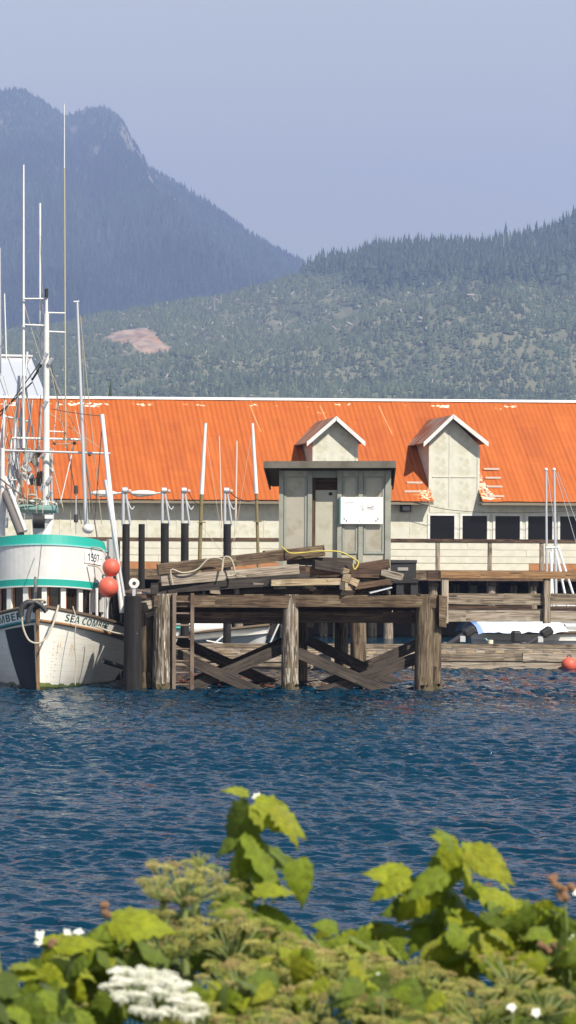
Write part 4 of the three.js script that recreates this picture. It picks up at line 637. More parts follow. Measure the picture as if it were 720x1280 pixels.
  pole('trolling_pole', [153, 766], [127.5, 518], 61.9, 62.6, .075, .055, MAT.whiteMetal); pole('trolling_pole', [158, 765], [131.5, 600], 61.85, 62.3, .045, .045, MAT.galv);
  pole('trolling_pole', [20, 600], [34, 440], 64.4, 65.0, .06, .04, MAT.galv); pole('trolling_pole', [14, 615], [24, 470], 64.2, 64.8, .05, .04, MAT.galv);
  pole('boom', [26, 668], [-6, 586], 62.2, 63.8, .10, .09, MAT.dkBoom ??= mat(.14, .125, .12)); pole('boom', [32, 664], [-4, 570], 62.25, 63.9, .05, .045, MAT.white); pole('boom', [18, 626], [36, 560], 63.9, 63.9, .055, .05, MAT.white);
  pole('boom', [10, 650], [28, 520], 64.6, 64.6, .09, .06, MAT.galv); pole('stanchion', [3, 670], [3, 560], 63.2, 63.2, .075, .06, MAT.white);
  pole('gallows_post', [0, 600], [6, 500], 64.6, 64.6, .05, .05, MAT.white); pole('spotlight_rod', [95, 668], [95, 610], 62.2, 62.2, .02, .018, MAT.galv, 6);
  for (const [px, py] of [[95, 612], [95, 648]]) own(t, 'deck_lamp', bar(bl(px, py + 5, 62.2), bl(px, py - 5, 62.2), .06, .045, 8), MAT.darkMetal);
  own(t, 'radar_dome', new THREE.SphereGeometry(.15, 16, 12).scale(1, .85, 1).translate(...bl(110, 661, 62.4).toArray()), MAT.white);
  { const w = own(t, 'winch', new THREE.CylinderGeometry(.26, .22, .42, 14).translate(...bl(52, 660, 62.3).toArray()), MAT.galv), p = bl(49, 651, 62.1); own(w, 'drum', new THREE.CylinderGeometry(.2, .2, .3, 14).rotateZ(1.57).translate(p.x, p.y, p.z), MAT.black); const q = bl(55, 646, 62.2); own(w, 'cap', new THREE.CylinderGeometry(.25, .25, .1, 14).translate(q.x, q.y, q.z), MAT.white); }
  own(t, 'canvas_flap', prism([bl(53, 668, 61.9), bl(63, 668, 61.8), bl(67, 645, 62.2)], .01), MAT.white);
  own(t, 'canvas_roll', bar(bl(20, 635, 63.6), bl(72, 637, 63.2), .12, .10, 8, .3, 6), MAT.tarpGreen ??= mat(.16, .28, .26)); own(t, 'gear_shelf', boxAt(...[bl(18, 640, 63.8).x, bl(56, 640, 63.8).x], bl(20, 646, 63.8).y, bl(20, 640, 63.8).y, bl(20, 640, 63.8).z - .3, bl(20, 640, 63.8).z), MAT.white);
  for (let k = 0; k < 9; k++) { const p = bl(rr(34, 49), rr(568, 606), 63.9), b = own(t, 'block', new THREE.CylinderGeometry(.09, .09, .10, 10).rotateX(rr(0, 3)).rotateZ(rr(0, 3)).translate(p.x, p.y, p.z), k % 3 ? MAT.dkBoom : MAT.galv); }
  for (let k = 0; k < 12; k++) { const p = bl(rr(18, 70), rr(622, 640), 63.5); own(t, 'coiled_gear', new THREE.TorusGeometry(rr(.06, .13), .03, 5, 12).rotateX(rr(0, 2)).translate(p.x, p.y, p.z), k % 2 ? MAT.white : MAT.rope); }
  // rigging wires
  const wire = (a, b, Da = 63.5, Db = 63.5, r = .009, m = MAT.ropeDark, s = .02) => own(t, 'stay', rope(sag(bl(a[0], a[1], Da), bl(b[0], b[1], Db), s), r, 8, 4), m);
  wire([62, 445], [102, 655], 63.5, 64.5, .012); wire([56, 445], [0, 520], 63.5, 64.6, .016); wire([56, 448], [40, 475], 63.5, 64, .03); wire([40, 478], [0, 515], 64, 64.6, .02); wire([97, 380], [106, 560], 63.2, 63.6, .008, MAT.rope); wire([100, 394], [127, 655], 63.3, 64, .012, MAT.rope); wire([101, 397], [112, 640], 63.3, 64.6, .010, MAT.rope);
  wire([62, 565], [80, 640], 63.5, 62.6, .012, MAT.rope); wire([92, 557], [75, 630], 63.5, 62.8, .014, MAT.white); wire([127, 520], [64, 511], 62.6, 63.5, .010); wire([128, 525], [118, 655], 62.6, 63.5, .012, MAT.ropeDark); wire([104, 560], [126, 700], 63.3, 62, .016, MAT.ropeDark); wire([52, 680], [44, 755], 61.0, 59.4, .010, MAT.ropeDark, 0); wire([0, 598], [56, 640], 63, 63.4, .02, MAT.dkBoom); wire([30, 460], [12, 545], 63.6, 64, .008, MAT.rope); wire([58, 400], [34, 455], 63.5, 64, .008, MAT.rope); wire([70, 555], [96, 553], 63.5, 63.4, .010, MAT.rope); wire([50, 300], [56, 440], 63.6, 63.5, .006, MAT.rope); wire([6, 560], [30, 660], 63.8, 62.6, .010, MAT.rope); wire([36, 610], [30, 650], 63.8, 63.4, .01, MAT.rope); wire([42, 600], [46, 640], 63.8, 63.4, .01, MAT.rope); wire([28, 600], [24, 640], 63.8, 63.4, .01, MAT.rope);
  for (const [px, py] of [[68, 554], [93, 554], [112, 568]]) own(t, 'pulley', new THREE.SphereGeometry(.05, 8, 6).translate(...bl(px, py, 63.4).toArray()), MAT.rust);
  for (const [a, b, D, r, m] of [[[22, 640], [40, 500], 64.3, .04, MAT.white], [[44, 640], [52, 505], 64.2, .03, MAT.galv], [[8, 660], [14, 548], 63.9, .045, MAT.white], [[66, 650], [63, 560], 63.7, .035, MAT.galv], [[12, 600], [50, 598], 64, .025, MAT.white], [[4, 520], [40, 528], 64.6, .03, MAT.galv], [[30, 470], [44, 560], 64.2, .03, MAT.galv]]) pole('rigging_spar', a, b, D, D, r, r * .8, m, 7);
  for (const [a, b] of [[[58, 450], [104, 560]], [[30, 380], [52, 452]], [[62, 455], [80, 540]], [[20, 548], [34, 640]], [[90, 550], [88, 660]], [[60, 515], [138, 568]], [[4, 470], [26, 548]], [[48, 548], [68, 640]], [[36, 540], [20, 640]]]) wire(a, b, 63.6, 63.4, .009, MAT.rope);
  for (let k = 0; k < 10; k++) { const p = bl(rr(30, 52), rr(560, 606), 63.8); own(t, 'tackle', boxAt(-.07, .07, -.1, .1, -.06, .06, .03).rotateZ(rr(-.8, .8)).rotateY(rr(-1, 1)).translate(p.x, p.y, p.z), [MAT.galv, MAT.dkBoom, MAT.rust, MAT.white][k % 4]); }
  for (let k = 0; k < 16; k++) { const x0 = rr(0, 100), x1 = x0 + rr(-30, 30); wire([x0, rr(450, 560)], [x1, rr(600, 664)], rr(63.2, 64.4), rr(62.8, 63.8), rr(.006, .012), [MAT.rope, MAT.ropeDark, MAT.white][k % 3], rr(0, .08)); }
  for (let k = 0; k < 14; k++) { const p = bl(rr(2, 72), rr(560, 662), rr(63.2, 64)); own(t, 'fitting', bar(V(p.x, p.y - .06, p.z), V(p.x + rr(-.08, .08), p.y + .08, p.z), rr(.03, .06), rr(.02, .05), 7), [MAT.white, MAT.galv, MAT.dkBoom, MAT.rust][k % 4]); }
  // bow: anchor on its roller, chain and looped lines
  { const a = new THREE.Group(); a.name = 'anchor'; t.add(a);
    own(a, 'shank', beam(bl(44, 742, 59.6), bl(43, 764, 58.75), .07, .08), MAT.darkMetal); own(a, 'crown', new THREE.SphereGeometry(.13, 12, 8).scale(1.5, .9, .8).translate(...bl(42, 757, 58.75).toArray()), MAT.darkMetal); for (const [q, w] of [[[[41, 753], [33, 754], [27, 761], [26, 770]], .075], [[[42, 755], [38, 761], [35, 770], [35, 778]], .065], [[[43, 752], [50, 756], [54, 760], [58, 765]], .06]]) own(a, 'fluke', rope(q.map(([x, y]) => bl(x, y, 58.62)), w, 14, 8), MAT.darkMetal);
    own(a, 'roller', bar(bl(33, 757, 58.95), bl(56, 757, 58.95), .05, .05, 8), MAT.galv); own(a, 'chain', bar(bl(44, 722, 60.8), bl(44, 750, 59.3), .035, .035, 6, .4, 8), MAT.dkBoom); }
  own(t, 'bow_line', rope([bl(27, 768, 58.6), bl(29, 785, 58.6), bl(37, 801, 58.55), bl(48, 804, 58.5), bl(58, 797, 58.55), bl(66, 781, 58.7), bl(73, 757, 59.2)], .028, 50, 6), MAT.rope); own(t, 'hanging_line', rope([bl(91, 758, 59.7), bl(95, 775, 59.4), bl(93, 800, 59.4), bl(95, 830, 59.5), bl(94, 856, 59.5)], .014, 30, 5), MAT.rope);
  own(t, 'bow_coil', merge([0, 1, 2].map((k) => new THREE.TorusGeometry(.09 + .02 * k, .03, 6, 16).rotateX(1.2).translate(...bl(38 + k * 6, 752, 59.1).toArray()))), MAT.rope);
  own(t, 'rail_post', bar(bl(121, 770, 61.2), bl(121, 735, 61.2), .04, .04, 6), MAT.white); own(t, 'rail_post', bar(bl(134, 775, 61.8), bl(134, 745, 61.8), .03, .03, 6), MAT.white);
  own(t, 'exhaust_pipe', bar(bl(128, 826, 60.6), bl(160, 836, 62.0), .06, .06, 8), MAT.darkMetal);
  // red fender floats hung on the wheelhouse side: things of their own
  [[139, 709.5, 11, 61.4, 'upper of two red float balls hanging beside the boat wheelhouse'], [135.5, 734, 12.5, 61.3, 'lower, larger of two red float balls beside the boat wheelhouse']].forEach(([px, py, r, D, label]) => {
    const p = at(px, py, D), R0 = M(r, D), f = thing('red_float', label, 'float', p); own(f, 'ball', new THREE.SphereGeometry(R0, 24, 18).scale(1, 1.04, 1), MAT.red); own(f, 'eye', new THREE.TorusGeometry(.05, .022, 6, 12).translate(-R0 * .4, R0 * 1.05, 0), MAT.ropeDark); own(f, 'lanyard', rope([V(-R0 * .4, R0 * 1.1, 0), V(-.25, R0 + .25, -.1), V(-.5, R0 + .3, -.3)], .02, 10, 5), MAT.rope); });
  single('mooring_line', 'pale line from the boat bow to the dark corner pile', 'rope', rope([at(120, 783, 60.2), at(140, 790, 60.1), at(158, 793, 59.9), at(172, 792, 59.7)], .022, 20, 5), MAT.rope);
}
// ---------------------------------------------------------------- mooring piles and lamp brackets
{
  const dp = (name, label, px, D, wpx, top, group) => { const p = at(px, top, D), t = thing(name, label, 'pile', V(p.x, -1.5, -D), group), r = M(wpx, D) / 2; own(t, 'shaft', bar(V(.02, 0, 0), V(0, p.y + 1.5, 0), r * 1.08, r, 12, .06, 8), WOOD.creosote[0]); return t; };
  dp('mooring_pile', 'thick black pile between the boat and the dock corner', 166, 59.9, 22, 745); dp('mooring_pile', 'tall dark pile right of the red floats, with lamp bracket on top', 157.5, 66, 9.5, 655); dp('mooring_pile', 'short slanted dark pile between the two street lamps', 177, 68, 8, 655); dp('mooring_pile', 'dark pile under the right street lamp', 206, 74, 10, 654); dp('mooring_pile', 'dark pile under the middle bracket without a lamp', 231, 74, 10, 654); dp('mooring_pile', 'dark pile under the bracket between two white poles', 284, 74, 9.5, 655); dp('mooring_pile', 'slim dark pile close behind the red floats', 146, 65, 8, 676);
  const bracket = (label, px, D, lamp) => {
    const b = at(px, 656, D), t = thing('lamp_bracket', label, 'lamp bracket', b), q = (x, y) => at(x, y, D).sub(b);
    own(t, 'upright', bar(q(px - 4, 657), q(px - 4, 612), .05, .045, 7), MAT.galv); own(t, 'strut', bar(q(px + 5, 657), q(px - 1, 614), .035, .03, 7), MAT.galv); own(t, 'head', bar(q(px - 5, 613), q(px + 1, 613), .09, .09, 8), MAT.galv); own(t, 'side_hook', rope([q(px - 2, 614), q(px + 2, 628), q(px + 7, 637), q(px + 10, 633)], .025, 12, 5), MAT.galv);
    own(t, 'insulator', new THREE.SphereGeometry(.06, 8, 6).translate(...q(px + 4, 614).toArray()), MAT.pink ??= mat(.55, .38, .34));
    if (lamp) { own(t, 'arm', bar(q(px - 5, 616), q(px - 14, 617), .03, .03, 6), MAT.galv); const L = own(t, 'lamp_head', new THREE.SphereGeometry(1, 18, 10).scale(M(17, D), M(3.8, D), M(5, D)).translate(...q(px - 28, 616.5).toArray()), MAT.white); own(L, 'lens', new THREE.SphereGeometry(1, 14, 8).scale(M(9, D), M(2.2, D), M(3.6, D)).translate(...q(px - 31, 619).toArray()), mat(.6, .6, .55, { roughness: .2 })); }
  };
  bracket('grey lamp bracket with white lamp, left one, above the red floats', 158, 66, true); bracket('grey lamp bracket with white lamp pointing left over the wharf', 207, 74, true); bracket('bare grey lamp bracket between the white lamp and the white poles', 232, 74, false); bracket('bare grey bracket on the pile between the white poles', 285, 74, false);
  single('overhead_cable', 'thin cable sagging from the pile bracket toward the booth', 'cable', rope(sag(at(288, 616, 74), at(322, 624, 76), .15), .016, 10, 4), MAT.black); single('overhead_cable', 'thin cable running from the middle bracket down to a white pole', 'cable', rope(sag(at(236, 616, 74), at(252, 632, 76), .1), .012, 10, 4), MAT.black);
}
// ---------------------------------------------------------------- floats and small boats behind
function floatDock(label, pxA, pxB, D0, D1, topY, seed) {
  const a = at(pxA, 830, D0).x, b = at(pxB, 830, D0).x, t = thing('float_dock', label, 'floating dock', V((a + b) / 2, -.3, -(D0 + D1) / 2));
  part(t, 'flotation', boxAt(a + .15, b - .15, -.3, topY - .42, -D1 + .2, -D0 - .25), MAT.black);
  for (let x = a, i = 0; x < b; x += .29, i++) part(t, 'deck_plank', boxAt(x + .004, Math.min(x + .286, b), topY - .07, topY + .008 * hash(i, seed, 2), -D1, -D0), [WOOD.pale[0], WOOD.grey[0], WOOD.grey[1]][i % 3]);
  for (let r = 0; r < 2; r++) for (let x = a, i = 0; x < b - .1; i++) { const w = 2.4 + 2.2 * hash(i, r, seed); part(t, 'fascia_board', boxAt(x + .012, Math.min(x + w, b) - .012, topY - .32 - r * .27, topY - .075 - r * .26, -D0 + .01, -D0 + .09 - r * .03, .012), [WOOD.grey[1], WOOD.grey[0]][(i + r) % 2]); x += w; }
  part(t, 'bull_rail', boxAt(a, b, topY + .06, topY + .2, -D0 - .28, -D0 - .08, .015), WOOD.grey[1]);
  return t;
}
floatDock('grey plank float in the water behind the walkway at right', 546, 780, 72, 74.6, .54, 3);
floatDock('grey plank float glimpsed under the timber dock', 130, 535, 71.5, 73.6, .52, 8);
{
  const boat = (name, label, px, D, turn, o, m) => { const b = at(px, 700, D); b.y = 0; const t = thing(name, label, 'boat', b); t.rotation.y = turn; const H = hullShape(o); own(t, 'hull', merge([H.grid(1, 0, 1, 10), H.grid(-1, 0, 1, 10), H.transom()]), m); own(t, 'deck', H.deck(.25), MAT.white); for (const s of [1, -1]) own(t, 'gunwale', rope(H.edge(s, 1, .02), .05, 40, 6), o.gun ?? WOOD.brown[0]); t.userData.q = (x, y, d) => at(x, y, d).sub(b).applyAxisAngle(V(0, 1, 0), -turn); return t; };
  { // troller seen under and above the dock
    const t = boat('troller', 'white troller with brown gunwale behind the dock, tall poles up', 338, 76, 1.0, { L: 8, B: 1.35, keel: .4, rake: .5, sheer: (u) => 1.15 - .5 * Math.min(1, u * 2) }, MAT.white), q = t.userData.q; delete t.userData.q;
    const P = (name, a, b, D, r0, r1, m) => own(t, name, bar(q(a[0], a[1], D), q(b[0], b[1], D), r0, r1, 7), m);
    const dk = mat(.20, .16, .07);
    P('pole_foot', [247.5, 775], [252, 618], 77.5, .07, .06, dk); P('pole', [252, 618], [257, 529], 77.5, .075, .05, MAT.whiteMetal); P('pole_foot', [325, 775], [320.5, 617], 77.5, .06, .05, dk); P('pole', [320.5, 617], [315.5, 529], 77.5, .07, .05, MAT.whiteMetal);
    P('aerial', [294.5, 650], [296, 551], 77.5, .035, .03, MAT.antPale ??= mat(.62, .50, .40)); P('aerial', [277.5, 660], [274, 545], 77.5, .022, .02, MAT.antPale); P('mast', [286, 790], [285, 690], 77.3, .08, .07, MAT.white);
    for (const [px, py] of [[252, 653], [322, 652]]) P('crossbar', [px - 5, py], [px + 5, py], 77.4, .02, .02, dk);
    for (const [a, b] of [[[258, 545], [280, 690]], [[314, 545], [290, 690]], [[250, 655], [286, 700]]]) own(t, 'stay', rope(sag(q(a[0], a[1], 77.5), q(b[0], b[1], 77.3), .02), .008, 6, 4), MAT.rope);
    own(t, 'cabin', boxAt(-.7, .7, .6, 1.7, -4.6, -2.6, .02), MAT.white); own(t, 'cabin_window', boxAt(-.5, .5, 1.15, 1.5, -2.595, -2.57), MAT.glassDark); P('bow_rail', [352, 772], [336, 808], 75.6, .03, .03, MAT.white);
  }
  { const t = boat('work_skiff', 'blue grey skiff glimpsed under the dock beside the white troller', 291, 76.5, .4, { L: 5, B: 1.0, keel: .3, rake: .3, sheer: () => .95 }, mat(.10, .17, .24)); delete t.userData.q; }
  { const t = boat('dinghy', 'pale dinghy with teal trim glimpsed behind the dock ladder', 232, 76, .9, { L: 4.5, B: 1.0, keel: .3, rake: .3, sheer: () => 1.05, gun: MAT.teal }, MAT.white), q = t.userData.q; delete t.userData.q; own(t, 'cover', bar(q(236, 787, 76.4), q(288, 784, 76.4), .26, .22, 8, .2, 6), MAT.white); own(t, 'oar', bar(q(262, 809, 75.6), q(282, 793, 75.6), .03, .03, 6), MAT.white); own(t, 'oar', bar(q(258, 801, 75.6), q(286, 806, 75.6), .03, .03, 6), MAT.white); }
  { // covered skiff at the right
    const t = boat('covered_skiff', 'white skiff under a blue and white tarp at the right float', 588, 76, -1.45, { L: 6, B: 1.0, keel: .3, rake: .25, sheer: () => .98 }, MAT.white), q = t.userData.q; delete t.userData.q;
    const pos = [], idx = [], uv = [], col = []; for (let j = 0; j <= 10; j++) for (let i = 0; i <= 40; i++) { const u = i / 40, a = (j / 10 - .5) * 2, p = q(lerp(583, 694, u), 800, 76), hgt = 1.02 + (1 - a * a) * .42 * (.75 + .25 * Math.sin(u * 3.1)) + .05 * (fbm(u * 9, a * 3, 5, 3) - .5); const nrm = V(-1, 0, 0); pos.push(p.x - a * -1.05, hgt - (Math.abs(a) > .9 ? .12 * noise(u * 18, 2, 4) : 0), p.z); uv.push(u * 5, a); const bl = smooth(.50, .60, noise(u * 7, a * 1.5 + 3, 12)) * .45 + (u < .06 ? .8 : 0); col.push(lerp(.78, .10, Math.min(1, bl)), lerp(.80, .22, Math.min(1, bl)), lerp(.84, .52, Math.min(1, bl))); if (i < 40 && j < 10) { const k = j * 41 + i; idx.push(k, k + 41, k + 1, k + 1, k + 41, k + 42); } }
    const g = new THREE.BufferGeometry(); g.setAttribute('position', new THREE.Float32BufferAttribute(pos, 3)); g.setAttribute('uv', new THREE.Float32BufferAttribute(uv, 2)); g.setAttribute('color', new THREE.Float32BufferAttribute(col, 3)); g.setIndex(idx); g.computeVertexNormals(); own(t, 'tarp', g, new THREE.MeshStandardMaterial({ vertexColors: true, roughness: .5 }));
    own(t, 'tarp_lashing', rope([q(607, 798, 74.9), q(612, 806, 74.8), q(609, 811, 74.8)], .02, 10, 5), MAT.tealBead); own(t, 'fender', bar(q(613, 812, 74.8), q(613, 800, 74.8), .09, .09, 8), mat(.7, .66, .52));
  }
  const motor = (label, a, b, D, w) => { const p = at(a[0], a[1], D), q = at(b[0], b[1], D), t = thing('outboard_motor', label, 'outboard motor', p), d = q.clone().sub(p), n = d.clone().normalize(); own(t, 'leg', bar(V(0, 0, 0), d.clone().multiplyScalar(.7), .07, .09, 8), MAT.darkMetal); const cw = own(t, 'cowl', new RoundedBoxGeometry(w * 1.2, w * 1.7, w * 1.5, 3, w * .35), MAT.black); cw.position.copy(d).multiplyScalar(.85); cw.quaternion.setFromUnitVectors(V(0, 1, 0), n); own(t, 'propeller', new THREE.TorusGeometry(.1, .05, 6, 10).translate(0, 0, 0), MAT.darkMetal); own(t, 'clamp', boxAt(-.08, .08, -.08, .1, -.1, .1).translate(d.x * .6, d.y * .6 - .1, d.z), MAT.galv); };
  motor('black outboard tilted up against the dock corner at right', [556, 808], [592, 786], 73.2, .22); motor('black tilted outboard at the stern of the covered skiff', [655, 808], [688, 787], 74.2, .22); motor('dark blue outboard cowl standing upright on the float', [645, 813], [645, 793], 73.4, .22);
  { const t = boat('small_sloop', 'white boat with twin thin masts cut off at the right edge', 704, 77, -.5, { L: 7, B: 1.3, keel: .4, rake: .4, sheer: () => 1.15, gun: MAT.white }, MAT.white), q = t.userData.q; delete t.userData.q;
    const P = (n, a, b, r, m = MAT.galv) => own(t, n, bar(q(a[0], a[1], 78), q(b[0], b[1], 78), r, r * .8, 7), m);
    P('mast', [684, 800], [682.5, 588], .045); P('mast', [696, 800], [692.5, 588], .05); P('spreader', [682, 685], [699, 684], .05); for (const [a, b] of [[[690, 686], [687, 780]], [[694, 686], [712, 770]], [[697, 682], [722, 760]], [[694, 690], [704, 725]], [[688, 690], [692, 760]]]) P('strut', a, b, .045, MAT.whiteMetal);
    for (const [a, b] of [[[684, 590], [698, 690]], [[695, 592], [722, 685]], [[697, 590], [735, 690]]]) own(t, 'stay', rope(sag(q(a[0], a[1], 78), q(b[0], b[1], 78), .01), .010, 6, 4), MAT.galv); for (const px of [682.5, 692.5]) own(t, 'mast_light', new THREE.SphereGeometry(.06, 8, 6).translate(...q(px, 587, 78).toArray()), MAT.white);
    own(t, 'cabin', boxAt(-.9, .9, .8, 1.75, -5, -2.2, .03), MAT.white); own(t, 'cabin_window', boxAt(-.6, .6, 1.25, 1.6, -2.195, -2.17), MAT.glassDark); }
  { const p = at(711.5, 830, 71.6), t = thing('mooring_buoy', 'round orange red buoy floating at the right float edge', 'buoy', V(p.x, .06, p.z)); own(t, 'ball', new THREE.SphereGeometry(.23, 20, 14).translate(0, .08, 0), MAT.red); own(t, 'eye', new THREE.TorusGeometry(.05, .02, 6, 12).translate(0, .33, 0), MAT.ropeDark); }
}

// ---------------------------------------------------------------- foreground plants on the bank
function leafGeo(seed, wide, teeth, droop, fold) {
  const r = rng(seed), N = 14, Mh = 3, pos = [], uv = [], idx = [], W = 2 * Mh + 1;
  for (let i = 0; i <= N; i++) { const u = i / N, env = wide * Math.pow(Math.sin(Math.PI * Math.pow(Math.min(1, u * .97 + .03), .62)), .9) * (1 - .15 * u);
    for (let j = -Mh; j <= Mh; j++) { const v = j / Mh, tooth = Math.abs(j) === Mh ? 1 + (i % 2 ? .10 : -.07) * teeth * (.7 + .6 * r()) : 1, z = v * env * .5 * tooth, ripple = .034 * Math.sin(u * 28 - Math.abs(v) * 5) * Math.abs(v);
      pos.push(u - .04 * Math.abs(v) * teeth, -droop * u * u * .8 - .12 * droop * u + fold * Math.abs(z) + ripple - .5 * Math.abs(z) * Math.abs(z) * 2, z); uv.push(u, .5 + v * .5); } }
  for (let i = 0; i < N; i++) for (let j = 0; j < W - 1; j++) { const a = i * W + j, b = a + W; idx.push(a, a + 1, b, a + 1, b + 1, b); }
  const g = new THREE.BufferGeometry(); g.setAttribute('position', new THREE.Float32BufferAttribute(pos, 3)); g.setAttribute('uv', new THREE.Float32BufferAttribute(uv, 2)); g.setIndex(idx); g.computeVertexNormals(); return g;
}
const leafTex = (seed) => dataTex(256, 128, (u, v) => { const s = Math.abs(v - .5) * 2, vein = Math.max(1 - smooth(.015, .05, s), (1 - smooth(.06, .16, Math.abs(((u * 8 - s * 2.2) % 1 + 1) % 1 - .5))) * .5 * smooth(.03, .1, s)), n = fbm(u * 9, v * 7, seed, 4), sp = .35 * smooth(.74, .82, noise(u * 22, v * 16, seed + 4)); const a = .66 + .30 * n; return [lerp(a, 1, vein * .75) * lerp(1, .9, sp), lerp(a, 1, vein * .6) * lerp(1, .72, sp), lerp(a, 1.0, vein * .5) * lerp(1, .6, sp)]; });
const lt = [leafTex(1), leafTex(2)], leafM = (r, g, b, k) => phys(r, g, b, { map: lt[k], roughness: .72, specularIntensity: .5, transmission: .34, thickness: 0, bumpMap: lt[k], bumpScale: .004 });
const LEAFM = [leafM(.22, .31, .008, 0), leafM(.36, .43, .010, 1), leafM(.15, .225, .010, 0), leafM(.36, .40, .014, 1), leafM(.10, .16, .010, 1)];
const LEAFG = [leafGeo(1, .62, 1, .30, .25), leafGeo(2, .72, 1, .45, .18), leafGeo(3, .55, 1, .20, .35), leafGeo(4, .80, 1.2, .6, .12)];
const stemGreen = mat(.16, .20, .06), stemBrown = mat(.17, .10, .06), dryM = mat(.20, .11, .06);
const groundY = (x, D) => 1.85 - 2.3 * smooth(6, 12.5, D) + (fbm(x * 0.8, D * 0.8, 15, 3) - 0.5) * 0.25;
const pr = rng(2024), pv = (a, b) => a + (b - a) * pr();
// a leaf from its foot p, pointing along dir (image angle in degrees, 0 right, 90 up, plus a turn toward the camera), size in pixels
function addLeaf(t, px, py, D, size, deg, toward, mk, gk, face = 0, roll = 0) {
  const L = M(size, D), a = deg * Math.PI / 180, dir = V(Math.cos(a) * Math.cos(toward), Math.sin(a) * Math.cos(toward), Math.sin(toward)).normalize();
  const nrm0 = V(.25 + face, .75, .75), z = dir.clone().cross(nrm0).normalize(), y = z.clone().cross(dir);
  const o = new THREE.Mesh(LEAFG[gk], LEAFM[mk]); o.name = 'leaf'; const p = at(px, py, D).sub(t.position);
  o.matrixAutoUpdate = true; const m = new THREE.Matrix4().makeBasis(dir, y, z); o.quaternion.setFromRotationMatrix(m); if (roll) o.rotateX(roll); o.scale.setScalar(L); o.position.copy(p); o.castShadow = o.receiveShadow = true; t.add(o); return o;
}
function shrub(label, px, D, stems, name = 'salmonberry_shrub') { const x = at(px, 1200, D).x, b = V(x, groundY(x, D) - .05, -D), t = thing(name, label, 'shrub', b, 'leafy shrubs on the bank'); for (const pts of stems) { const w = pts.map(([u, v, d]) => at(u, v, d ?? D)); part(t, 'stem', rope([V(b.x + (w[0].x - b.x) * .3, b.y, -D), ...w.map((q) => q.add(V(0, 0, -.06)))], .0032, 24, 6), stemGreen); } return t; }
{
  let t = shrub('tall leafy shoot rising highest over the water, left of centre', 320, 5.2, [[[318, 1200], [317, 1120], [312, 1040], [308, 990]]]);
  for (const a of [[310, 992, 42, 165, .3, 1, 2], [322, 1008, 40, 20, .5, 1, 2], [318, 1004, 85, -20, .45, 1, 1], [345, 1008, 62, -38, .4, 3, 3], [314, 1010, 84, 232, -.2, 2, 3], [312, 1036, 60, 205, .1, 2, 1], [312, 1044, 100, -58, .55, 0, 0], [318, 1046, 62, 250, .5, 0, 1], [330, 1062, 88, -24, .2, 2, 0], [372, 1074, 66, -72, .35, 0, 3], [316, 1064, 64, 222, .45, 1, 3], [320, 1086, 56, -40, .5, 0, 1], [318, 1112, 60, 10, .5, 1, 0], [316, 1110, 70, 190, .4, 2, 1], [320, 1140, 60, -10, .3, 0, 2], [318, 1140, 62, 160, .3, 0, 3]]) addLeaf(t, a[0], a[1], 5.2 + pv(-.09, .09), a[2] * .88, a[3], a[4], a[5], a[6], 0, pv(-.45, .45));
  t = shrub('broad leafy shoot standing over the water at right of centre', 560, 5.3, [[[560, 1220], [558, 1150], [566, 1090], [572, 1055]], [[560, 1180], [520, 1120], [490, 1098]]]);
  for (const a of [[570, 1056, 44, 150, .3, 1, 2], [566, 1060, 46, 120, .4, 0, 1], [574, 1058, 62, 215, .3, 1, 1], [578, 1060, 64, -15, .3, 1, 3], [600, 1070, 70, -30, .3, 1, 0], [588, 1062, 84, -38, .45, 3, 0], [575, 1066, 76, -62, .5, 1, 1], [566, 1072, 70, 240, .5, 0, 3], [556, 1090, 76, 200, .4, 0, 0], [512, 1098, 82, 165, .25, 1, 2], [500, 1100, 54, 200, .4, 1, 1], [540, 1104, 74, 215, .5, 1, 3], [560, 1110, 78, -42, .5, 0, 1], [562, 1120, 70, 250, .5, 2, 0], [580, 1110, 72, -12, .4, 0, 2], [600, 1120, 66, 20, .3, 1, 3], [560, 1140, 66, 190, .4, 0, 1], [562, 1144, 70, -18, .4, 1, 2], [610, 1130, 60, -30, .4, 0, 0], [520, 1130, 56, 190, .4, 2, 1], [540, 1150, 60, 225, .4, 0, 3]]) addLeaf(t, a[0], a[1], 5.3 + pv(-.12, .12), a[2] * .84, a[3] + pv(-12, 12), a[4] + pv(-.35, .35), a[5], a[6], 0, pv(-.6, .6));
  const clump = (label, cx, cy, rx, ry, n, D, mks, s0, s1) => { const q = shrub(label, cx, D, [[[cx, cy + ry], [cx + pv(-10, 10), cy - ry * .5]], [[cx + rx * .3, cy + ry], [cx + rx * .6, cy - ry * .2]], [[cx - rx * .3, cy + ry], [cx - rx * .6, cy - ry * .2]]]); for (let k = 0; k < n; k++) { const a = pr() * 6.283, r = Math.sqrt(pr()), px = cx + Math.cos(a) * r * rx, py = cy + Math.sin(a) * r * ry; addLeaf(q, px, py, D + pv(-.2, .2), pv(s0, s1), pv(0, 1) < .5 ? pv(-70, 20) : pv(160, 250), pv(-.3, .8), mks[Math.floor(pr() * mks.length)], Math.floor(pr() * 4), pv(-.5, .5), pv(-1.0, 1.0)); } return q; };
  t = clump('low leafy shrub left, beside the white flower head', 120, 1212, 78, 42, 44, 4.9, [0, 1, 2], 40, 66); addLeaf(t, 140, 1150, 4.9, 76, 15, .55, 1, 3); addLeaf(t, 175, 1150, 4.9, 60, 190, .5, 0, 1); addLeaf(t, 150, 1160, 4.9, 56, 200, .4, 0, 0);
  clump('yellow green leaves cut by the left picture edge', 6, 1225, 26, 36, 14, 4.8, [3, 1], 45, 60); clump('dark leafy clump in the bottom left corner', 40, 1258, 60, 30, 34, 4.6, [2, 4, 0], 45, 70);
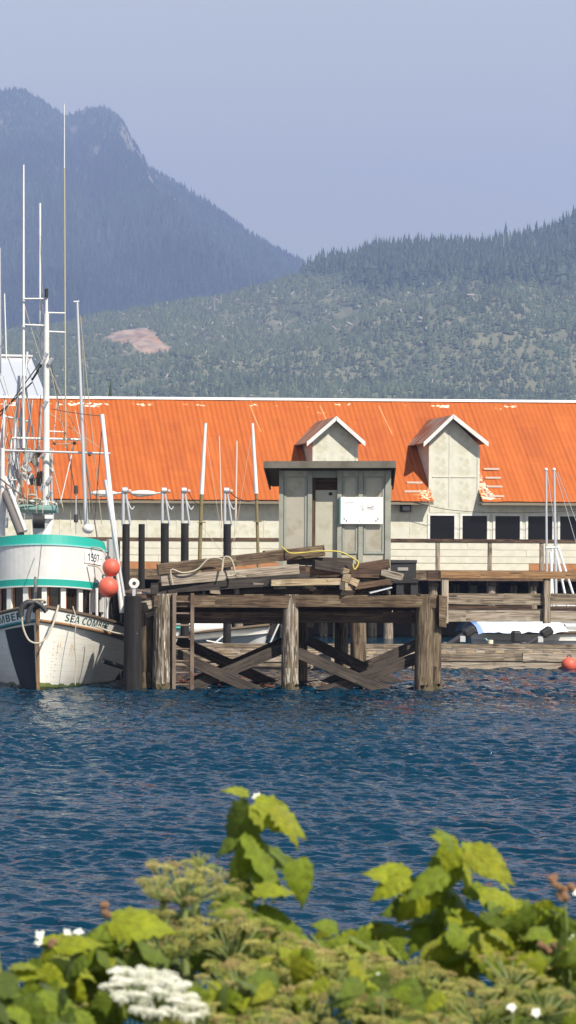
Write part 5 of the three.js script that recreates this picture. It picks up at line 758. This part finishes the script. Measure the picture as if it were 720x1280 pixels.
  clump('leafy clump between the two tall shoots', 430, 1178, 60, 24, 40, 5.3, [0, 1, 3], 30, 50); clump('leafy shrub right of the broad shoot', 650, 1150, 52, 34, 48, 5.3, [0, 2, 1, 1], 34, 56); clump('leafy shrub at the right picture edge', 705, 1195, 40, 56, 44, 5.1, [0, 2, 1], 36, 56); clump('bright leaves under the broad shoot', 590, 1185, 50, 30, 40, 5.2, [1, 0, 3], 34, 52); clump('low leaves below the tall shoot', 330, 1185, 50, 34, 26, 5.35, [0, 2, 1], 45, 66);
  clump('green leaves at the bottom centre', 300, 1255, 90, 34, 40, 4.75, [2, 0, 1, 4], 35, 60); clump('green leaves at the bottom right of centre', 480, 1255, 90, 34, 40, 4.7, [2, 1, 0, 4], 35, 60); clump('small bright leaves poking through the seed heads at centre', 400, 1215, 80, 30, 26, 4.75, [1, 3, 0], 28, 46); clump('deep green leaves in the bottom right corner', 660, 1262, 80, 28, 34, 4.85, [2, 4, 0], 45, 75); clump('leaves behind the olive seed heads at left of centre', 225, 1180, 80, 34, 32, 5.4, [2, 0, 4], 45, 70); clump('leaves behind the seed heads right of centre', 480, 1215, 110, 26, 40, 5.4, [2, 4, 0], 45, 65);
}
// cow parsnip: ribbed stem, an umbel of rays, each ending in a small cluster
function clusterGeo(seed, n, flat_) { const r = rng(seed), l = []; for (let k = 0; k < n; k++) { const a = k * 2.4, q = Math.sqrt((k + .5) / n), g = flat_ ? new THREE.CircleGeometry(.17 + .06 * r(), 5).rotateX(-1.2 + .5 * r()).rotateY(r() * 6) : new THREE.OctahedronGeometry(.13 + .05 * r(), 0).scale(.8, 1.25, .8).rotateZ(r() - .5); g.translate(Math.cos(a) * q, (1 - q * q) * .35 + r() * .15, Math.sin(a) * q); l.push(g); } for (let k = 0; k < 8; k++) { const a = k * 2.4, q = .8 * r(); l.push(bar(V(0, -.9, 0), V(Math.cos(a) * q, .1, Math.sin(a) * q), .035, .03, 3)); } return merge(l); }
const SEEDG = [clusterGeo(1, 22, false), clusterGeo(2, 19, false), clusterGeo(3, 25, false)], FLOWG = [clusterGeo(5, 34, false), clusterGeo(6, 30, false)];
const seedM = [mat(.33, .31, .075), mat(.38, .35, .095), mat(.26, .29, .05), mat(.32, .25, .09)], flowM = [mat(.78, .78, .68), mat(.72, .73, .60)];
function parsnip(label, px, py, D, wpx, white, tilt = 0, n = 20) {
  const x = at(px, py, D).x, gy = groundY(x, D), t = thing('cow_parsnip', label, 'plant', V(x, gy - .05, -D), white ? undefined : 'seed heads on the bank'), top = at(px, py, D).sub(t.position), Rr = M(wpx, D) / 2, hub = top.clone().add(V(0, -Rr * .75, 0));
  own(t, 'stem', rope([V(pv(-.05, .05), 0, 0), hub.clone().multiplyScalar(.55).add(V(pv(-.02, .02), 0, 0)), hub], .009, 16, 7), stemGreen);
  const u = new THREE.Group(); u.name = 'umbel'; u.position.copy(hub); t.add(u);
  for (let k = 0; k < n; k++) { const a = k * 2.39996, q = Math.sqrt((k + .5) / n), e = V(Math.cos(a) * q * Rr, Rr * (.75 - .32 * q * q) + pv(-.012, .012), Math.sin(a) * q * Rr); if (tilt) e.applyAxisAngle(V(0, 0, 1), tilt); e.applyAxisAngle(V(1, 0, 0), .25);
    own(u, 'ray', bar(V(0, 0, 0), e, .0035, .0025, 4), stemGreen); const c = own(u, white ? 'flower_cluster' : 'seed_cluster', white ? FLOWG[k % 2] : SEEDG[k % 3], white ? flowM[k % 2] : seedM[Math.floor(pr() * 4)], e); c.scale.setScalar(Rr * (white ? .155 : .165) * pv(.85, 1.15)); c.rotation.set(pv(-.3, .5), pv(0, 6), pv(-.3, .3)); }
}
parsnip('white flat flower head at the bottom left', 186, 1224, 4.42, 128, true, -.2, 64);
[[230, 1086, 5.0, 124, 'olive seed head highest at left, beside the tall shoot'], [205, 1102, 5.15, 70, 'small olive seed head left of the highest one'], [248, 1072, 5.3, 30, 'tiny olive seed head peeking over the highest one'], [290, 1102, 5.2, 80, 'olive seed head tucked against the tall shoot'], [205, 1152, 4.95, 130, 'brownish seed head below the highest one at left'], [290, 1150, 5.0, 140, 'wide brownish seed head below the tall shoot'], [370, 1190, 4.9, 150, 'wide olive seed head right of the tall shoot base'], [450, 1200, 4.85, 140, 'olive seed head in the lower centre'], [530, 1215, 4.8, 130, 'olive seed head below the broad shoot'], [390, 1242, 4.6, 150, 'olive seed head at the bottom centre'], [300, 1210, 4.7, 130, 'olive seed head below the wide brownish one'], [600, 1240, 4.65, 130, 'olive seed head at the bottom right of centre'], [490, 1256, 4.55, 130, 'olive seed head at the bottom edge right of centre'], [680, 1235, 4.7, 100, 'olive seed head near the bottom right corner'], [250, 1266, 4.5, 110, 'olive seed head at the bottom edge beside the white flower'], [330, 1275, 4.45, 120, 'olive seed head lowest at the bottom edge'], [80, 1240, 4.9, 70, 'small olive seed head at lower left'], [640, 1200, 4.95, 90, 'small olive seed head right of the broad shoot base'], [560, 1275, 4.45, 80, 'olive seed head cut by the bottom edge at right']].forEach(([px, py, D, w, label]) => parsnip(label, px, py, D, w, false, pv(-.2, .2), w > 100 ? 24 : 15));
// small white blossoms and brown buds on bramble tips
function blossom(label, px, py, D, buds) {
  const x = at(px, py, D).x, b = V(x, groundY(x, D) - .05, -D), t = thing('bramble_sprig', label, 'plant', b), q = at(px, py, D).sub(b); own(t, 'stem', rope([V(0, 0, 0), q.clone().multiplyScalar(.6).add(V(.02, 0, 0)), q.clone().add(V(0, -.01, 0))], .0022, 14, 5), stemGreen);
  const petalG = new THREE.SphereGeometry(1, 8, 6).scale(.55, .12, 1).translate(0, 0, .8);
  for (const [dx, dy, kind] of buds) { const p = q.clone().add(V(M(dx, D), -M(dy, D), 0)); if (kind) for (let k = 0; k < 5; k++) { const o = own(t, 'petal', petalG, flowM[0], p); o.scale.setScalar(M(pv(2.6, 4.6), D)); o.rotation.set(.9 + pv(-.3, .3), k * 1.257, pv(-.2, .2)); } else for (let k = 0; k < 4; k++) own(t, 'bud', new THREE.IcosahedronGeometry(M(pv(3.5, 6), D), 0).translate(pv(-.008, .008), pv(-.008, .008), pv(-.008, .008)), dryM, p); }
}
blossom('small white blossoms and brown buds at the left over the water', 72, 1172, 4.9, [[-22, -2, 1], [12, -6, 1], [26, -8, 1], [6, 4, 0], [18, 2, 0], [-6, 6, 0], [-24, 6, 1]]);
blossom('white blossom and brown buds at the right edge, upper', 706, 1112, 5.1, [[-14, -10, 0], [-4, 0, 0], [6, -2, 0], [16, 4, 1], [-2, 8, 0]]); blossom('large white blossom at the right edge, lower', 700, 1170, 5.0, [[18, 2, 1], [14, 10, 1], [-10, 14, 0], [-22, 12, 0], [-2, 16, 0]]); blossom('single brown bud tip left of the olive seed heads', 132, 1136, 4.95, [[-4, 0, 0], [2, 8, 0]]); blossom('white blossom speck in the olive seed heads at centre', 476, 1222, 4.5, [[0, 0, 1]]); blossom('small white speck on the tall shoot', 321, 996, 5.3, [[0, 0, 1]]); blossom('white blossom specks at bottom right among leaves', 640, 1258, 4.5, [[0, 0, 1], [30, 8, 1]]);
{ // grass over the bank
  const g = new THREE.BufferGeometry(); g.setAttribute('position', new THREE.Float32BufferAttribute([-.004, 0, 0, .004, 0, 0, .02, .5, 0, .02, .5, 0, .028, .5, .01, .07, 1, .03, -.004, 0, 0, .02, .5, 0, .028, .5, .01], 3)); g.computeVertexNormals();
  const n = 9000, o = new THREE.InstancedMesh(g, mat(1, 1, 1), n), m = new THREE.Matrix4(), q = new THREE.Quaternion(), c = new THREE.Color(), r = rng(55);
  for (let i = 0; i < n; i++) { const D = 3.6 + 5.5 * r(), x = D * (-.02 + .36 * r()), lft = x / D * F + PPX < 60; q.setFromEuler(new THREE.Euler((r() - .5) * .6, r() * 6.28, (r() - .5) * .6)); const s = (lft ? .45 : .35) * (.5 + .6 * r()); m.compose(V(x, groundY(x, D) - .03, -D), q, V(s * 1.6, s, s * 1.6)); o.setMatrixAt(i, m); const d = r(); o.setColorAt(i, lft && d < .6 ? c.setRGB(.40, .36, .20) : d < .3 ? c.setRGB(.30, .27, .12) : c.setRGB(.10 + .06 * d, .16 + .05 * d, .03)); }
  o.name = 'bank_grass'; tag(o, 'tangled grass covering the near bank under the shrubs', 'grass', null, 'stuff'); scene.add(o);
}
renderer.render(scene, camera);
